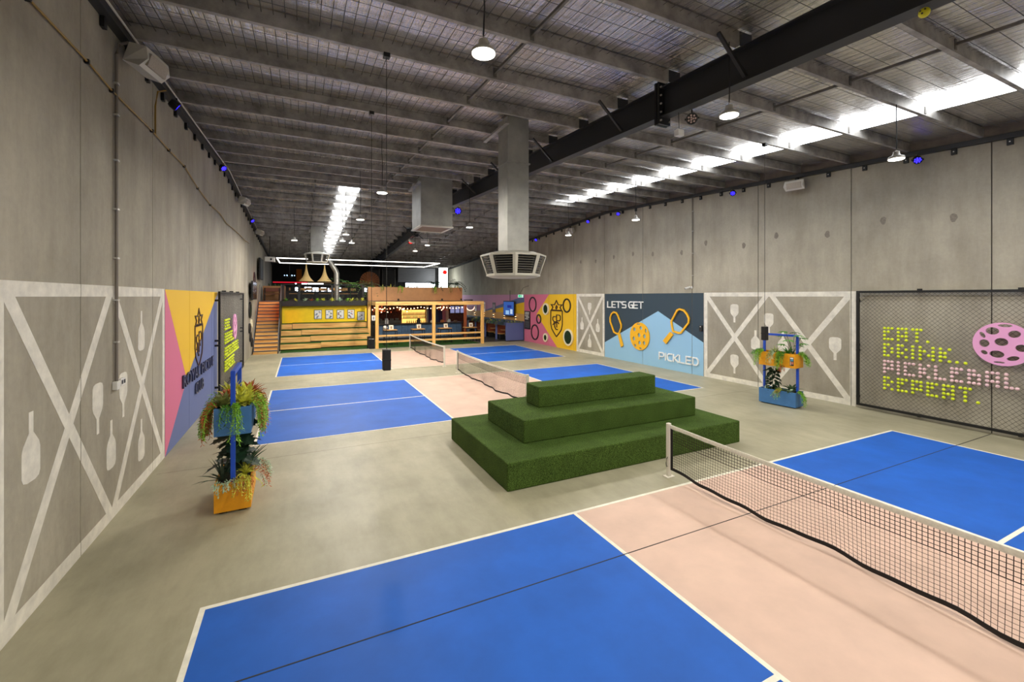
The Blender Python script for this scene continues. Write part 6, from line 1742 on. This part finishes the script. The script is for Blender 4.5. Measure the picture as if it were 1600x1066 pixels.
MB().bevbox(XL + 0.12, XL + 0.2, 26.4, 28.6, 2.98, 3.95, 0.01).build('case', BLACK, t); MB().box(XL + 0.2, XL + 0.205, 26.46, 28.54, 3.04, 3.89).build('display', mat('tv_off', (54, 40, 34), 0.2), t); MB().box(XL, XL + 0.12, 27.3, 27.7, 3.3, 3.6).build('wall_arm', BLACKM, t)
t = thing('wall_ring', 'thin dark ring on the long wall beside the television', 'wall decor', PL(29.0, 3.9, 0)); mb = MB(); ribbon(mb, PL, [(29.3 + 0.42 * math.cos(2 * PI * k / 24), 3.95 + 0.55 * math.sin(2 * PI * k / 24)) for k in range(24)], 0.08, 0.0, 0.05, closed=True); mb.build('ring_band', RING_B, t)
t = thing('television', 'black screen high on the long wall over the stairs', 'television', (XL + 0.15, 32, 4.6)); MB().bevbox(XL + 0.1, XL + 0.2, 31.0, 33.2, 4.2, 5.5, 0.01).build('case', BLACK, t); MB().box(XL + 0.2, XL + 0.204, 31.08, 33.12, 4.28, 5.42).build('display', BLACKM, t); MB().box(XL, XL + 0.1, 31.9, 32.3, 4.7, 5.0).build('wall_arm', BLACKM, t)
t = thing('projector', 'white projector box hanging at the stair head', 'projector', (-7.45, 33, 5.55)); MB().bevbox(-7.85, -7.3, 32.0, 32.5, 5.35, 5.65, 0.02).build('case', WHITE, t); MB().tube([(-7.58, 32.25, 5.6), (-7.58, 32.25, zb(32) + 0.2)], 0.025, 6).build('pole', BLACKM, t); MB().lathe([(0.06, 0), (0.06, 0.03)], (-7.5, 31.97, 5.5), 12, 'Y').build('lens', BLACK, t)

# red stage wash at the far end (the red spotlights really throw red light)
def spot(name, loc, aim, rgb, power, ang):
    l = bpy.data.lights.new(name, 'SPOT'); l.color = lin(rgb)[:3]; l.energy = power; l.spot_size = ang; l.spot_blend = 0.6; l.shadow_soft_size = 0.08
    o = bpy.data.objects.new(name, l); COL.objects.link(o); o.location = loc
    o.rotation_euler = (Vector(aim) - Vector(loc)).to_track_quat('-Z', 'Y').to_euler()
spot('red_wash', (-7.5, 27.0, 6.3), (-7.55, 31.4, 2.4), (255, 70, 40), 420, 0.62)
spot('red_wash', (7.4, 29.4, 5.4), (4.6, 31.3, 3.3), (255, 70, 36), 160, 0.6)

# flood lamps added under the roof beam to brighten the terrace and bar
def fill_flood(loc, aim, power, label):
    t = thing('fill_flood', label, 'fill_flood', loc, 'fill lamps added under the roof beam')
    d = (Vector(aim) - Vector(loc)).normalized(); q = Matrix.Translation(loc) @ d.to_track_quat('Z', 'Y').to_matrix().to_4x4()
    def B(mb, nm, m):
        mb.v = [tuple(q @ Vector(v)) for v in mb.v]; return mb.build(nm, m, t)
    B(MB().bevbox(-0.22, 0.22, -0.10, 0.10, -0.12, -0.012, 0.015), 'housing', WHITE)
    B(MB().box(-0.19, 0.19, -0.08, 0.08, -0.012, -0.004), 'lens', emitter('fill_lens', (255, 244, 224), 3.0))
    MB().tube([tuple(Vector(loc) + Vector((0, 0, 0.05))), (0.14, loc[1], zb(loc[1]) - 0.52)], 0.02, 6).build('hanger', BLACKM, t)
    o = Vector(loc) + d * 0.05
    spot('fill_beam', tuple(o), aim, (255, 240, 214), power, 1.35)
fill_flood((0.02, 26.4, 6.35), (-4.4, 30.8, 1.4), 1100, 'white flood lamp added under the far roof beam to brighten the terrace seats')
fill_flood((0.6, 25.4, 6.3), (2.6, 30.5, 1.8), 600, 'white flood lamp added under the far roof beam to brighten the bar frame')
